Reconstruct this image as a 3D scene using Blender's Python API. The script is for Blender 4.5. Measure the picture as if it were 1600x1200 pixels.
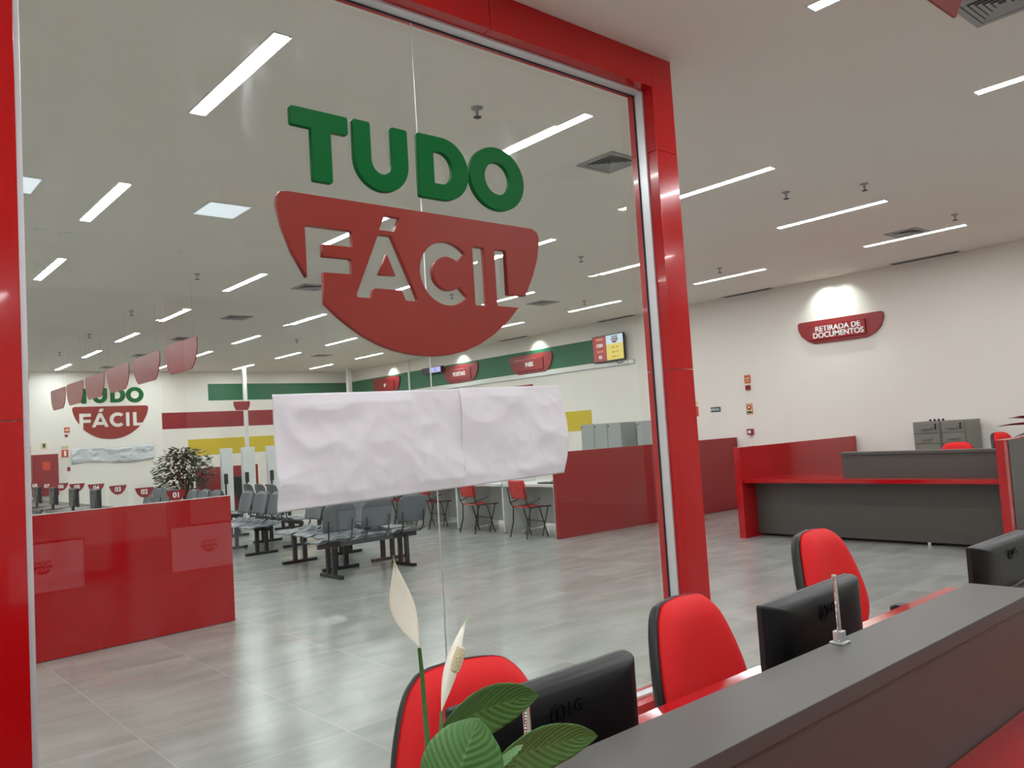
import bpy, math, random
from mathutils import Vector, Matrix, noise
random.seed(7)
S = bpy.context.scene
for o in list(bpy.data.objects): bpy.data.objects.remove(o)
COL = S.collection
PI = math.pi
# ------------------------------------------------------------------ camera
YAW, PIT, ROL, FPX, EYE = math.radians(40.99), math.radians(3.459), math.radians(-3.581), 1280.85, 1.5
fw = Vector((math.sin(YAW)*math.cos(PIT), math.cos(YAW)*math.cos(PIT), math.sin(PIT)))
rt = Vector((math.cos(YAW), -math.sin(YAW), 0)); up = rt.cross(fw)
cr, sr = math.cos(ROL), math.sin(ROL)
RT = rt*cr + up*sr; UP = up*cr - rt*sr
cam = bpy.data.objects.new('camera', bpy.data.cameras.new('camera')); COL.objects.link(cam)
cam.matrix_world = Matrix(((RT.x, UP.x, -fw.x, 0), (RT.y, UP.y, -fw.y, 0), (RT.z, UP.z, -fw.z, EYE), (0, 0, 0, 1)))
cam.data.sensor_width = 36; cam.data.lens = FPX/1600*36; cam.data.clip_start = 0.02; cam.data.clip_end = 200
S.camera = cam
# ------------------------------------------------------------------ world and exposure
W = bpy.data.worlds.new('world'); S.world = W; W.use_nodes = True
W.node_tree.nodes['Background'].inputs[0].default_value = (0.9, 0.95, 1, 1)
W.node_tree.nodes['Background'].inputs[1].default_value = 0.35
S.view_settings.view_transform = 'Standard'; S.view_settings.look = 'None'
S.view_settings.gamma = 1; S.view_settings.use_curve_mapping = False
S.view_settings.exposure = 0.06
LAMP = 70.0          # radiance of the strip light diffusers

def at(px, py, ax, v):
    d = RT*((px-800)/FPX) + UP*((600-py)/FPX) + fw
    i = 'xyz'.index(ax); c = Vector((0, 0, EYE)); t = (v-c[i])/d[i]
    return c + d*t

# ------------------------------------------------------------------ materials
def mat(name, col, rough=0.5, metal=0, coat=0, emis=None, es=0, nscale=0, namt=0, bump=0, bscale=50, spec=0.5, sheen=0):
    m = bpy.data.materials.new(name); m.use_nodes = True
    nt = m.node_tree; b = nt.nodes['Principled BSDF']
    b.inputs['Base Color'].default_value = (*col, 1); b.inputs['Roughness'].default_value = rough
    b.inputs['Metallic'].default_value = metal; b.inputs['Coat Weight'].default_value = coat
    b.inputs['Coat Roughness'].default_value = 0.04
    b.inputs['Specular IOR Level'].default_value = spec
    b.inputs['Sheen Weight'].default_value = sheen
    if emis: b.inputs['Emission Color'].default_value = (*emis, 1); b.inputs['Emission Strength'].default_value = es
    tc = nt.nodes.new('ShaderNodeTexCoord')
    if nscale:
        n = nt.nodes.new('ShaderNodeTexNoise'); n.inputs['Scale'].default_value = nscale; n.inputs['Detail'].default_value = 4
        nt.links.new(tc.outputs['Object'], n.inputs['Vector'])
        r = nt.nodes.new('ShaderNodeMix'); r.data_type = 'RGBA'
        r.inputs['A'].default_value = (*[c*(1-namt) for c in col], 1); r.inputs['B'].default_value = (*[min(1, c*(1+namt)) for c in col], 1)
        nt.links.new(n.outputs['Fac'], r.inputs['Factor']); nt.links.new(r.outputs['Result'], b.inputs['Base Color'])
    if bump:
        n = nt.nodes.new('ShaderNodeTexNoise'); n.inputs['Scale'].default_value = bscale
        nt.links.new(tc.outputs['Object'], n.inputs['Vector'])
        k = nt.nodes.new('ShaderNodeBump'); k.inputs['Strength'].default_value = bump; k.inputs['Distance'].default_value = 0.01
        nt.links.new(n.outputs['Fac'], k.inputs['Height']); nt.links.new(k.outputs['Normal'], b.inputs['Normal'])
    return m
M = {}
M['wall'] = mat('painted_wall', (0.80, 0.755, 0.69), 0.65, nscale=1.5, namt=0.02)
M['ceiling'] = mat('ceiling_paint', (0.79, 0.745, 0.68), 0.7, nscale=1.2, namt=0.02)
M['red'] = mat('red_laminate', (0.42, 0.006, 0.010), 0.07, coat=0.3, spec=0.4, nscale=3, namt=0.03)
M['redframe'] = mat('red_lacquered_panel', (0.50, 0.004, 0.006), 0.16, coat=0.25, spec=0.35, nscale=2, namt=0.04)
M['darkred'] = mat('dark_red_acrylic', (0.27, 0.012, 0.014), 0.32, nscale=4, namt=0.04)
M['logored'] = mat('logo_red_board', (0.27, 0.026, 0.016), 0.38, spec=0.35, nscale=4, namt=0.03)
M['green'] = mat('logo_green_board', (0.001, 0.115, 0.022), 0.5, spec=0.12, nscale=4, namt=0.05)
M['sgreen'] = mat('green_stripe_paint', (0.012, 0.135, 0.058), 0.5)
M['sred'] = mat('red_stripe_paint', (0.26, 0.014, 0.018), 0.5)
M['syellow'] = mat('yellow_stripe_paint', (0.62, 0.46, 0.018), 0.5)
M['creampaint'] = mat('cream_paint', (0.80, 0.74, 0.55), 0.6)
M['grey'] = mat('charcoal_laminate', (0.080, 0.073, 0.064), 0.38, nscale=8, namt=0.05)
M['fabric'] = mat('red_chair_upholstery', (0.74, 0.020, 0.022), 0.6, bump=0.15, bscale=600, spec=0.2)
M['blackp'] = mat('black_plastic', (0.010, 0.010, 0.011), 0.38, bump=0.05, bscale=900)
M['blackg'] = mat('glossy_black_plastic', (0.006, 0.006, 0.007), 0.08)
M['monback'] = mat('monitor_back_plastic', (0.007, 0.007, 0.008), 0.36, spec=0.35, bump=0.08, bscale=1200)
M['steelk'] = mat('black_steel', (0.012, 0.012, 0.013), 0.4)
M['alu'] = mat('brushed_aluminium', (0.72, 0.72, 0.74), 0.32, 0.85, nscale=20, namt=0.04)
M['whitealu'] = mat('white_glazing_channel', (0.70, 0.70, 0.72), 0.3, 0.3)
M['gasket'] = mat('black_gasket', (0.008, 0.008, 0.008), 0.6)
M['chrome'] = mat('chrome', (0.8, 0.78, 0.75), 0.12, 1)
M['seat'] = mat('grey_seat_plastic', (0.105, 0.118, 0.135), 0.35, nscale=5, namt=0.05)
M['white'] = mat('white_laminate', (0.66, 0.68, 0.66), 0.4, nscale=3, namt=0.02)
M['whitem'] = mat('white_metal', (0.74, 0.74, 0.72), 0.45)
M['greym'] = mat('grey_painted_steel', (0.33, 0.35, 0.34), 0.42, nscale=3, namt=0.03)
M['cab'] = mat('olive_grey_painted_steel', (0.20, 0.195, 0.165), 0.4, nscale=3, namt=0.03)
M['vent'] = mat('grey_vent_aluminium', (0.36, 0.36, 0.35), 0.45, 0.2)
M['ventdark'] = mat('vent_interior', (0.07, 0.07, 0.07), 0.8)
M['dark'] = mat('dark_recess', (0.02, 0.02, 0.02), 0.8)
M['ink'] = mat('white_lettering', (0.85, 0.85, 0.83), 0.5)
M['blackink'] = mat('black_lettering', (0.02, 0.02, 0.02), 0.5)
M['orange'] = mat('orange_red_sign', (0.60, 0.055, 0.018), 0.5)
M['exitg'] = mat('exit_green', (0.010, 0.06, 0.035), 0.5)
M['signy'] = mat('pale_yellow_sign', (0.62, 0.60, 0.30), 0.5)
M['led'] = mat('lit_diffuser', (0.9, 0.9, 0.9), 0.5, emis=(0.93, 0.97, 1.0), es=LAMP)
M['ledsq'] = mat('dim_square_diffuser', (0.85, 0.88, 0.9), 0.5, emis=(0.82, 0.9, 1.0), es=0.62)
M['spot'] = mat('downlight_lens', (0.9, 0.9, 0.9), 0.5, emis=(0.9, 1, 0.97), es=14)
M['scr_red'] = mat('screen_red', (0.02, 0.01, 0.01), 0.3, emis=(0.35, 0.05, 0.05), es=0.9)
M['scr_white'] = mat('screen_white', (0.02, 0.02, 0.02), 0.3, emis=(0.62, 0.72, 0.85), es=0.9)
M['scr_yellow'] = mat('screen_yellow', (0.02, 0.02, 0.02), 0.3, emis=(0.78, 0.62, 0.12), es=0.9)
M['scr_txt'] = mat('screen_text', (0.02, 0.02, 0.02), 0.3, emis=(0.95, 0.9, 0.9), es=1)
M['scr_or'] = mat('screen_orange_text', (0.02, 0.02, 0.02), 0.3, emis=(0.9, 0.35, 0.1), es=1)
M['scr_blue'] = mat('screen_pale_violet', (0.02, 0.02, 0.02), 0.3, emis=(0.5, 0.45, 0.9), es=1)
M['wallpaper'] = mat('monitor_wallpaper', (0.02, 0.02, 0.02), 0.3, emis=(0.80, 0.85, 0.9), es=0.9)
M['spathe'] = mat('cream_spathe', (0.72, 0.66, 0.50), 0.45, nscale=30, namt=0.05)
def spathe_mat():
    m = M['spathe']; nt = m.node_tree; N = nt.nodes; L = nt.links; b = N['Principled BSDF']
    uv = N.new('ShaderNodeUVMap'); sp = N.new('ShaderNodeSeparateXYZ'); L.new(uv.outputs[0], sp.inputs[0])
    r = N.new('ShaderNodeMapRange'); r.inputs['From Min'].default_value = 0.82; r.inputs['From Max'].default_value = 0.97; L.new(sp.outputs[1], r.inputs['Value'])
    x = N.new('ShaderNodeMix'); x.data_type = 'RGBA'; x.inputs['A'].default_value = (0.88, 0.83, 0.70, 1); x.inputs['B'].default_value = (0.22, 0.36, 0.10, 1)
    L.new(r.outputs[0], x.inputs['Factor']); L.new(x.outputs['Result'], b.inputs['Base Color'])
spathe_mat()
M['spadix'] = mat('cream_spadix', (0.78, 0.68, 0.46), 0.6)
M['stem'] = mat('green_stem', (0.05, 0.13, 0.02), 0.4)
M['pot'] = mat('white_ceramic_pot', (0.7, 0.7, 0.68), 0.3)
M['soil'] = mat('soil', (0.03, 0.02, 0.013), 0.9)
M['bushleaf'] = mat('bush_leaf', (0.012, 0.034, 0.010), 0.45, nscale=6, namt=0.5)
M['redleaf'] = mat('dark_red_leaf', (0.22, 0.01, 0.02), 0.4)
M['bark'] = mat('brown_stem', (0.06, 0.035, 0.02), 0.8)

def paper_mat():
    m = mat('crumpled_white_paper', (0.84, 0.81, 0.85), 0.6, bump=0.25, bscale=9)
    b = m.node_tree.nodes['Principled BSDF']; return m
M['paper'] = paper_mat()
M['foil'] = mat('crumpled_silver_film', (0.56, 0.59, 0.60), 0.45, 0.05, bump=0.6, bscale=7)

def floor_mat():
    m = bpy.data.materials.new('grey_porcelain_tiles'); m.use_nodes = True; nt = m.node_tree; N = nt.nodes; L = nt.links
    b = N['Principled BSDF']; tc = N.new('ShaderNodeTexCoord'); sp = N.new('ShaderNodeSeparateXYZ'); L.new(tc.outputs['Object'], sp.inputs[0])
    def mth(op, a, bb=None):
        n = N.new('ShaderNodeMath'); n.operation = op
        for i, v in enumerate((a, bb)):
            if v is None: continue
            if isinstance(v, (int, float)): n.inputs[i].default_value = v
            else: L.new(v, n.inputs[i])
        return n.outputs[0]
    ids = []; edges = []
    for o, off in ((sp.outputs[0], -0.55+8.0), (sp.outputs[1], 0.05+8.0)):
        q = mth('DIVIDE', mth('ADD', o, off), 0.8); ids.append(mth('FLOOR', q))
        f = mth('ABSOLUTE', mth('SUBTRACT', mth('FRACT', q), 0.5)); edges.append(mth('GREATER_THAN', f, 0.5-0.0030))
    grout = mth('MAXIMUM', edges[0], edges[1])
    tid = mth('ADD', mth('MULTIPLY', ids[0], 7.31), mth('MULTIPLY', ids[1], 3.77))
    st = N.new('ShaderNodeMapping'); st.inputs['Scale'].default_value = (0.75, 2.1, 1); st.inputs['Rotation'].default_value = (0, 0, 0.2)
    L.new(tc.outputs['Object'], st.inputs['Vector'])
    n1 = N.new('ShaderNodeTexNoise'); n1.noise_dimensions = '4D'; n1.inputs['Scale'].default_value = 1.5; n1.inputs['Detail'].default_value = 7; n1.inputs['Roughness'].default_value = 0.62
    L.new(st.outputs['Vector'], n1.inputs['Vector']); L.new(tid, n1.inputs['W'])
    r = N.new('ShaderNodeValToRGB'); r.color_ramp.elements[0].position = 0.22; r.color_ramp.elements[1].position = 0.76; r.color_ramp.interpolation = 'EASE'
    r.color_ramp.elements[0].color = (0.245, 0.248, 0.23, 1); r.color_ramp.elements[1].color = (0.375, 0.378, 0.352, 1)
    L.new(n1.outputs['Fac'], r.inputs['Fac'])
    mx = N.new('ShaderNodeMix'); mx.data_type = 'RGBA'; mx.inputs['B'].default_value = (0.43, 0.425, 0.39, 1)
    L.new(grout, mx.inputs['Factor']); L.new(r.outputs['Color'], mx.inputs['A']); L.new(mx.outputs['Result'], b.inputs['Base Color'])
    rr = N.new('ShaderNodeMapRange'); rr.inputs['From Min'].default_value = 0.3; rr.inputs['From Max'].default_value = 0.7; rr.inputs['To Min'].default_value = 0.20; rr.inputs['To Max'].default_value = 0.22
    L.new(n1.outputs['Fac'], rr.inputs['Value']); L.new(rr.outputs['Result'], b.inputs['Roughness'])
    b.inputs['Specular IOR Level'].default_value = 0.55
    return m
M['floor'] = floor_mat()

def glass_mat(name, tint, refl=1.0, ior=1.5):
    m = bpy.data.materials.new(name); m.use_nodes = True; nt = m.node_tree; N = nt.nodes; L = nt.links
    N.remove(N['Principled BSDF']); out = N['Material Output']
    t = N.new('ShaderNodeBsdfTransparent'); t.inputs[0].default_value = (*tint, 1)
    g = N.new('ShaderNodeBsdfGlossy'); g.inputs['Roughness'].default_value = 0.0; g.inputs['Color'].default_value = (1, 1, 1, 1)
    f = N.new('ShaderNodeFresnel'); f.inputs['IOR'].default_value = ior
    k = N.new('ShaderNodeMath'); k.operation = 'MULTIPLY'; k.inputs[1].default_value = refl
    L.new(f.outputs[0], k.inputs[0])
    # faint wiping smears left on the pane
    tc = N.new('ShaderNodeTexCoord'); mp = N.new('ShaderNodeMapping'); mp.inputs['Scale'].default_value = (5, 5, 1.6)
    n = N.new('ShaderNodeTexNoise'); n.inputs['Scale'].default_value = 1.5; n.inputs['Detail'].default_value = 6
    L.new(tc.outputs['Object'], mp.inputs['Vector']); L.new(mp.outputs['Vector'], n.inputs['Vector'])
    r = N.new('ShaderNodeMapRange'); r.inputs['From Min'].default_value = 0.52; r.inputs['From Max'].default_value = 0.8; r.inputs['To Max'].default_value = 0.05
    L.new(n.outputs['Fac'], r.inputs['Value'])
    mx = N.new('ShaderNodeMixShader'); L.new(k.outputs[0], mx.inputs[0]); L.new(t.outputs[0], mx.inputs[1]); L.new(g.outputs[0], mx.inputs[2])
    g2 = N.new('ShaderNodeBsdfGlossy'); g2.inputs['Roughness'].default_value = 0.25; g2.inputs['Color'].default_value = (0.9, 0.93, 1, 1)
    mx2 = N.new('ShaderNodeMixShader'); L.new(r.outputs['Result'], mx2.inputs[0]); L.new(mx.outputs[0], mx2.inputs[1]); L.new(g2.outputs[0], mx2.inputs[2])
    L.new(mx2.outputs[0], out.inputs['Surface'])
    return m
M['glass'] = glass_mat('shopfront_glass', (0.935, 0.985, 0.955), 0.95)
def acrylic():
    m = bpy.data.materials.new('clear_acrylic'); m.use_nodes = True; N = m.node_tree.nodes; L = m.node_tree.links
    N.remove(N['Principled BSDF']); t = N.new('ShaderNodeBsdfTransparent'); t.inputs[0].default_value = (0.985, 0.99, 0.99, 1)
    g = N.new('ShaderNodeBsdfGlossy'); g.inputs['Roughness'].default_value = 0.02
    mx = N.new('ShaderNodeMixShader'); mx.inputs[0].default_value = 0.03
    L.new(t.outputs[0], mx.inputs[1]); L.new(g.outputs[0], mx.inputs[2]); L.new(mx.outputs[0], N['Material Output'].inputs['Surface']); return m
M['acrylic'] = acrylic()

def leaf_mat():
    m = bpy.data.materials.new('glossy_green_leaf'); m.use_nodes = True; nt = m.node_tree; N = nt.nodes; L = nt.links
    b = N['Principled BSDF']; b.inputs['Roughness'].default_value = 0.42
    uv = N.new('ShaderNodeUVMap'); sp = N.new('ShaderNodeSeparateXYZ'); L.new(uv.outputs[0], sp.inputs[0])
    # veins: v along leaf, u across (0..1, midrib 0.5)
    a = N.new('ShaderNodeMath'); a.operation = 'SUBTRACT'; a.inputs[1].default_value = 0.5; L.new(sp.outputs[0], a.inputs[0])
    ab = N.new('ShaderNodeMath'); ab.operation = 'ABSOLUTE'; L.new(a.outputs[0], ab.inputs[0])
    s1 = N.new('ShaderNodeMath'); s1.operation = 'MULTIPLY'; s1.inputs[1].default_value = 0.55; L.new(ab.outputs[0], s1.inputs[0])
    s2 = N.new('ShaderNodeMath'); s2.operation = 'SUBTRACT'; L.new(sp.outputs[1], s2.inputs[0]); L.new(s1.outputs[0], s2.inputs[1])
    s3 = N.new('ShaderNodeMath'); s3.operation = 'MULTIPLY'; s3.inputs[1].default_value = 85; L.new(s2.outputs[0], s3.inputs[0])
    s4 = N.new('ShaderNodeMath'); s4.operation = 'SINE'; L.new(s3.outputs[0], s4.inputs[0])
    r = N.new('ShaderNodeMapRange'); r.inputs['From Min'].default_value = -1; L.new(s4.outputs[0], r.inputs['Value'])
    tc = N.new('ShaderNodeTexCoord'); n = N.new('ShaderNodeTexNoise'); n.inputs['Scale'].default_value = 18; L.new(tc.outputs['Object'], n.inputs['Vector'])
    mm = N.new('ShaderNodeMath'); mm.operation = 'MULTIPLY'; L.new(r.outputs[0], mm.inputs[0]); L.new(n.outputs['Fac'], mm.inputs[1])
    c = N.new('ShaderNodeMix'); c.data_type = 'RGBA'; c.inputs['A'].default_value = (0.055, 0.165, 0.032, 1); c.inputs['B'].default_value = (0.13, 0.30, 0.07, 1)
    L.new(mm.outputs[0], c.inputs['Factor'])
    mr = N.new('ShaderNodeMapRange'); mr.inputs['From Min'].default_value = 0.0; mr.inputs['From Max'].default_value = 0.022; mr.inputs['To Min'].default_value = 0.7; mr.inputs['To Max'].default_value = 0
    L.new(ab.outputs[0], mr.inputs['Value'])
    c2 = N.new('ShaderNodeMix'); c2.data_type = 'RGBA'; c2.inputs['B'].default_value = (0.18, 0.32, 0.10, 1)
    L.new(mr.outputs[0], c2.inputs['Factor']); L.new(c.outputs['Result'], c2.inputs['A']); L.new(c2.outputs['Result'], b.inputs['Base Color'])
    bp = N.new('ShaderNodeBump'); bp.inputs['Strength'].default_value = 0.35; bp.inputs['Distance'].default_value = 0.001
    L.new(s4.outputs[0], bp.inputs['Height']); L.new(bp.outputs['Normal'], b.inputs['Normal'])
    return m
M['leaf'] = leaf_mat()

# ------------------------------------------------------------------ mesh helpers
class MB:
    def __init__(s): s.v = []; s.f = []; s.smooth = []
    def add(s, vs, fs, smooth=False):
        n = len(s.v); s.v += [tuple(v) for v in vs]; s.f += [tuple(i+n for i in f) for f in fs]; s.smooth += [smooth]*len(fs); return s
    def box(s, a, b, mtx=None):
        (x0, y0, z0), (x1, y1, z1) = a, b
        vs = [Vector(p) for p in ((x0,y0,z0),(x1,y0,z0),(x1,y1,z0),(x0,y1,z0),(x0,y0,z1),(x1,y0,z1),(x1,y1,z1),(x0,y1,z1))]
        if mtx: vs = [mtx @ v for v in vs]
        return s.add(vs, [(0,3,2,1),(4,5,6,7),(0,1,5,4),(1,2,6,5),(2,3,7,6),(3,0,4,7)])
    def tube(s, pts, r, n=10, cap=True):
        pts = [Vector(p) for p in pts]; rs = r if isinstance(r, (list, tuple)) else [r]*len(pts)
        rings = []; prev = None
        for i, p in enumerate(pts):
            d = (pts[min(i+1, len(pts)-1)] - pts[max(i-1, 0)]).normalized()
            if prev is None:
                a = Vector((0, 0, 1)) if abs(d.z) < 0.9 else Vector((1, 0, 0)); u = d.cross(a).normalized()
            else: u = (prev - d*prev.dot(d)).normalized()
            prev = u; w = d.cross(u)
            rings.append([p + (u*math.cos(2*PI*k/n) + w*math.sin(2*PI*k/n))*rs[i] for k in range(n)])
        vs = [v for R_ in rings for v in R_]; fs = []
        for i in range(len(pts)-1):
            for k in range(n):
                fs.append((i*n+k, i*n+(k+1) % n, (i+1)*n+(k+1) % n, (i+1)*n+k))
        s.add(vs, fs, True)
        if cap:
            s.add(rings[0], [tuple(range(n))[::-1]]); s.add(rings[-1], [tuple(range(n))])
        return s
    def lathe(s, prof, n=20, c=(0, 0, 0), axis='z'):
        vs = []; fs = []
        for r, z in prof:
            for k in range(n):
                a = 2*PI*k/n; p = (r*math.cos(a), r*math.sin(a), z)
                if axis == 'y': p = (p[0], p[2], p[1])
                vs.append((p[0]+c[0], p[1]+c[1], p[2]+c[2]))
        for i in range(len(prof)-1):
            for k in range(n): fs.append((i*n+k, i*n+(k+1) % n, (i+1)*n+(k+1) % n, (i+1)*n+k))
        s.add(vs, fs, True)
        m = len(prof)-1
        if prof[0][0] > 1e-5: s.add(vs[:n], [tuple(range(n))[::-1]])
        if prof[-1][0] > 1e-5: s.add(vs[m*n:], [tuple(range(n))])
        return s
    def grid(s, fn, nu, nv, smooth=True):
        vs = [fn(i/nu, j/nv) for j in range(nv+1) for i in range(nu+1)]
        fs = [(j*(nu+1)+i, j*(nu+1)+i+1, (j+1)*(nu+1)+i+1, (j+1)*(nu+1)+i) for j in range(nv) for i in range(nu)]
        return s.add(vs, fs, smooth)
    def loft(s, rings, cap=True, smooth=True):
        n = len(rings[0]); vs = [v for R_ in rings for v in R_]
        fs = [(i*n+k, i*n+(k+1) % n, (i+1)*n+(k+1) % n, (i+1)*n+k) for i in range(len(rings)-1) for k in range(n)]
        s.add(vs, fs, smooth)
        if cap: s.add(rings[0], [tuple(range(n))[::-1]]); s.add(rings[-1], [tuple(range(n))])
        return s
    def build(s, name, m, parent=None, bevel=0, seg=2, solid=0, sub=0, loc=None):
        me = bpy.data.meshes.new(name); me.from_pydata([tuple(v) for v in s.v], [], s.f)
        for p, k in zip(me.polygons, s.smooth): p.use_smooth = k
        return link(name, me, m, parent, bevel, seg, solid, sub, loc)
def link(name, me, m, parent=None, bevel=0, seg=2, solid=0, sub=0, loc=None):
    me.materials.clear(); me.materials.append(M[m] if isinstance(m, str) else m)
    o = bpy.data.objects.new(name, me); COL.objects.link(o)
    if parent: o.parent = parent
    if loc: o.location = loc
    if solid:
        k = o.modifiers.new('solid', 'SOLIDIFY'); k.thickness = solid
    if bevel:
        k = o.modifiers.new('bevel', 'BEVEL'); k.width = bevel; k.segments = seg; k.limit_method = 'ANGLE'; k.angle_limit = 0.7
    if sub:
        k = o.modifiers.new('sub', 'SUBSURF'); k.levels = sub; k.render_levels = sub
    return o
def tag(o, label, cat, group=None, kind=None):
    o['label'] = label; o['category'] = cat
    if group: o['group'] = group
    if kind: o['kind'] = kind
    return o
def thing(name, label, cat, loc=(0, 0, 0), rz=0, group=None):
    o = bpy.data.objects.new(name, None); COL.objects.link(o); o.empty_display_size = 0.1
    o.location = loc; o.rotation_euler = (0, 0, rz); return tag(o, label, cat, group)
def struct(name, mb, m, label=None, bevel=0):
    o = mb.build(name, m, bevel=bevel); o['kind'] = 'structure'
    if label: o['label'] = label
    return o
def copy_tree(src, parent=None):
    c = src.copy(); COL.objects.link(c)
    if parent: c.parent = parent
    for ch in list(src.children): copy_tree(ch, c)
    return c
def dup(src, loc, rz=None, label=None):
    c = copy_tree(src); c.location = loc
    if rz is not None: c.rotation_euler = (0, 0, rz)
    if label: c['label'] = label
    return c
def box(name, a, b, m, parent=None, bevel=0): return MB().box(a, b).build(name, m, parent, bevel=bevel)

def round_poly(pts, r, n=5):
    out = []; N = len(pts)
    for i in range(N):
        p = Vector(pts[i][:2]); ri = pts[i][2] if len(pts[i]) > 2 else r
        a = Vector(pts[i-1][:2]) - p; b = Vector(pts[(i+1) % N][:2]) - p
        la, lb = a.length, b.length; a.normalize(); b.normalize()
        ang = a.angle(b)
        if ri <= 0 or ang > 3.0: out.append((p.x, p.y)); continue
        d = min(ri/math.tan(ang/2), la*0.48, lb*0.48)
        s0, s1 = p + a*d, p + b*d
        for k in range(n+1):
            t = k/n; q = s0*(1-t)**2 + p*2*t*(1-t) + s1*t*t; out.append((q.x, q.y))
    return out
def to_mesh(cu):
    o = bpy.data.objects.new('tmp', cu); COL.objects.link(o)
    bpy.context.view_layer.update()
    dg = bpy.context.evaluated_depsgraph_get()
    me = bpy.data.meshes.new_from_object(o.evaluated_get(dg))
    bpy.data.objects.remove(o); return me
def up_mesh(me, depth_off=0.0):
    for v in me.vertices:
        x, y, z = v.co; v.co = (x, -z + depth_off, y)
    return me
def plate_mesh(contours, depth, bev=0.0):
    """flat board in local XZ, front towards -Y, back at y=0"""
    cu = bpy.data.curves.new('c', 'CURVE'); cu.dimensions = '2D'; cu.fill_mode = 'BOTH'
    cu.extrude = depth/2 - bev; cu.bevel_depth = bev; cu.bevel_resolution = 1; cu.offset = -bev
    for c in contours:
        sp = cu.splines.new('POLY'); sp.points.add(len(c)-1)
        for i, (x, y) in enumerate(c): sp.points[i].co = (x, y, 0, 1)
        sp.use_cyclic_u = True
    return up_mesh(to_mesh(cu), -depth/2)
def text_mesh(txt, size, depth=0.004, bold=0.0, spacing=1.0, line=1.0, align='CENTER'):
    cu = bpy.data.curves.new('t', 'FONT'); cu.body = txt; cu.size = size; cu.extrude = depth/2; cu.offset = bold
    cu.align_x = align; cu.align_y = 'CENTER'; cu.space_character = spacing; cu.space_line = line
    return up_mesh(to_mesh(cu), -depth/2)

# ------------------------------------------------------------------ the setting
H = 3.6; RX = 12.05; BY = 21.2; LX = -6.0; FY = -8.0
struct('floor', MB().box((LX, FY, -0.1), (RX+0.2, BY+0.2, 0)), 'floor')
struct('ceiling', MB().box((LX, FY, H), (RX+0.2, BY+0.2, H+0.1)), 'ceiling')
struct('wall_right', MB().box((RX, FY, 0), (RX+0.2, BY+0.2, H)), 'wall')
struct('wall_back', MB().box((LX, BY, 0), (RX, BY+0.2, H)), 'wall')
struct('wall_left', MB().box((LX-0.2, FY, 0), (LX, BY+0.2, H)), 'wall')
struct('wall_front', MB().box((LX, FY-0.2, 0), (RX+0.2, FY, H)), 'wall')
# bulkhead behind the viewpoint, mirrored faintly in the pane
MBk = MB(); MBk.box((-3.5, -3.2, 3.17), (8, -2.75, H)); struct('trim_1', MBk, 'wall')
# painted stripes
e = 0.004
struct('trim_2', MB().box((RX-e, 11.28, 2.81), (RX, BY-e, 3.28)), 'sgreen')
struct('trim_3', MB().box((7.97, BY-e, 2.845), (RX-e, BY, 3.28)), 'sgreen')
struct('trim_4', MB().box((RX-e, 13.17, 2.14), (RX, BY-e, 2.55)), 'sred')
struct('trim_5', MB().box((6.79, BY-e, 2.15), (RX-e, BY, 2.56)), 'sred')
struct('trim_6', MB().box((RX-e, 11.48, 1.47), (RX, BY-e, 1.88)), 'syellow')
struct('trim_7', MB().box((7.41, BY-e, 1.44), (RX-e, BY, 1.86)), 'syellow')
# shadow gap where wall meets ceiling, white service conduit
tr = MB().box((RX-0.05, 10.25, 2.70), (RX, BY, 2.775)); struct('trim_8', tr, 'whitem', bevel=0.004)
struct('baseboard_right', MB().box((RX-0.015, FY, 0), (RX, BY, 0.08)), 'whitem')
struct('baseboard_back', MB().box((LX, BY-0.015, 0), (RX-0.015, BY, 0.08)), 'whitem')

# ------------------------------------------------------------------ red portal with the glass
GX0, GX1 = 0.505, 3.655; GT = 3.41; PY0, PY1 = 2.838, 3.022; GY = 2.965
por = thing('glass_portal', 'tall glossy red portal frame holding the two frameless glass panes', 'partition frame', (GX0-0.18, PY0, 0))
def rel(o, *ps): return [tuple(Vector(p)-Vector(o.location)) for p in ps]
def pbox(name, a, b, m, parent=None, bevel=0, root=None):
    r = root or parent; q = rel(r, a, b); return box(name, q[0], q[1], m, parent, bevel)
for nm, a, b in (('post', (GX0-0.19, PY0, 0), (GX0, PY1, 1.63)), ('post', (GX0-0.19, PY0, 1.633), (GX0, PY1, H)),
                 ('post', (GX1, PY0, 0), (GX1+0.183, PY1, 1.80)), ('post', (GX1, PY0, 1.803), (GX1+0.183, PY1, 3.045)), ('post', (GX1, PY0, 3.048), (GX1+0.183, PY1, H)),
                 ('header', (GX0, PY0, GT), (2.47, PY1, H)), ('header', (2.473, PY0, GT), (GX1, PY1, H)),
                 ('sill', (GX0, PY0, 0), (GX1, PY1, 0.09))):
    pbox(nm, a, b, 'redframe', por, 0.0012)
cd = 0.014; cw = 0.058
for nm, a, b in (('glazing_channel', (GX0, PY0+0.008, 0.09), (GX0+cd+0.004, GY-0.004, GT)), ('glazing_channel', (GX1-cd, GY-cw, 0.09), (GX1, GY-0.004, GT)),
                 ('glazing_channel', (GX0+cd, GY-cw, GT-cd), (GX1-cd, GY-0.004, GT)), ('glazing_channel', (GX0+cd, GY-cw, 0.09), (GX1-cd, GY-0.004, 0.09+cd))):
    pbox(nm, a, b, 'whitealu', por, 0.0015)
for nm, a, b in (('gasket', (GX0+cd, GY-0.004, 0.104), (GX0+cd+0.006, GY+0.004, GT-cd)), ('gasket', (GX1-cd-0.006, GY-0.004, 0.104), (GX1-cd, GY+0.004, GT-cd)),
                 ('gasket', (GX0+cd, GY-0.004, GT-cd-0.006), (GX1-cd, GY+0.004, GT-cd))):
    pbox(nm, a, b, 'gasket', por)
JX = 2.106
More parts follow.
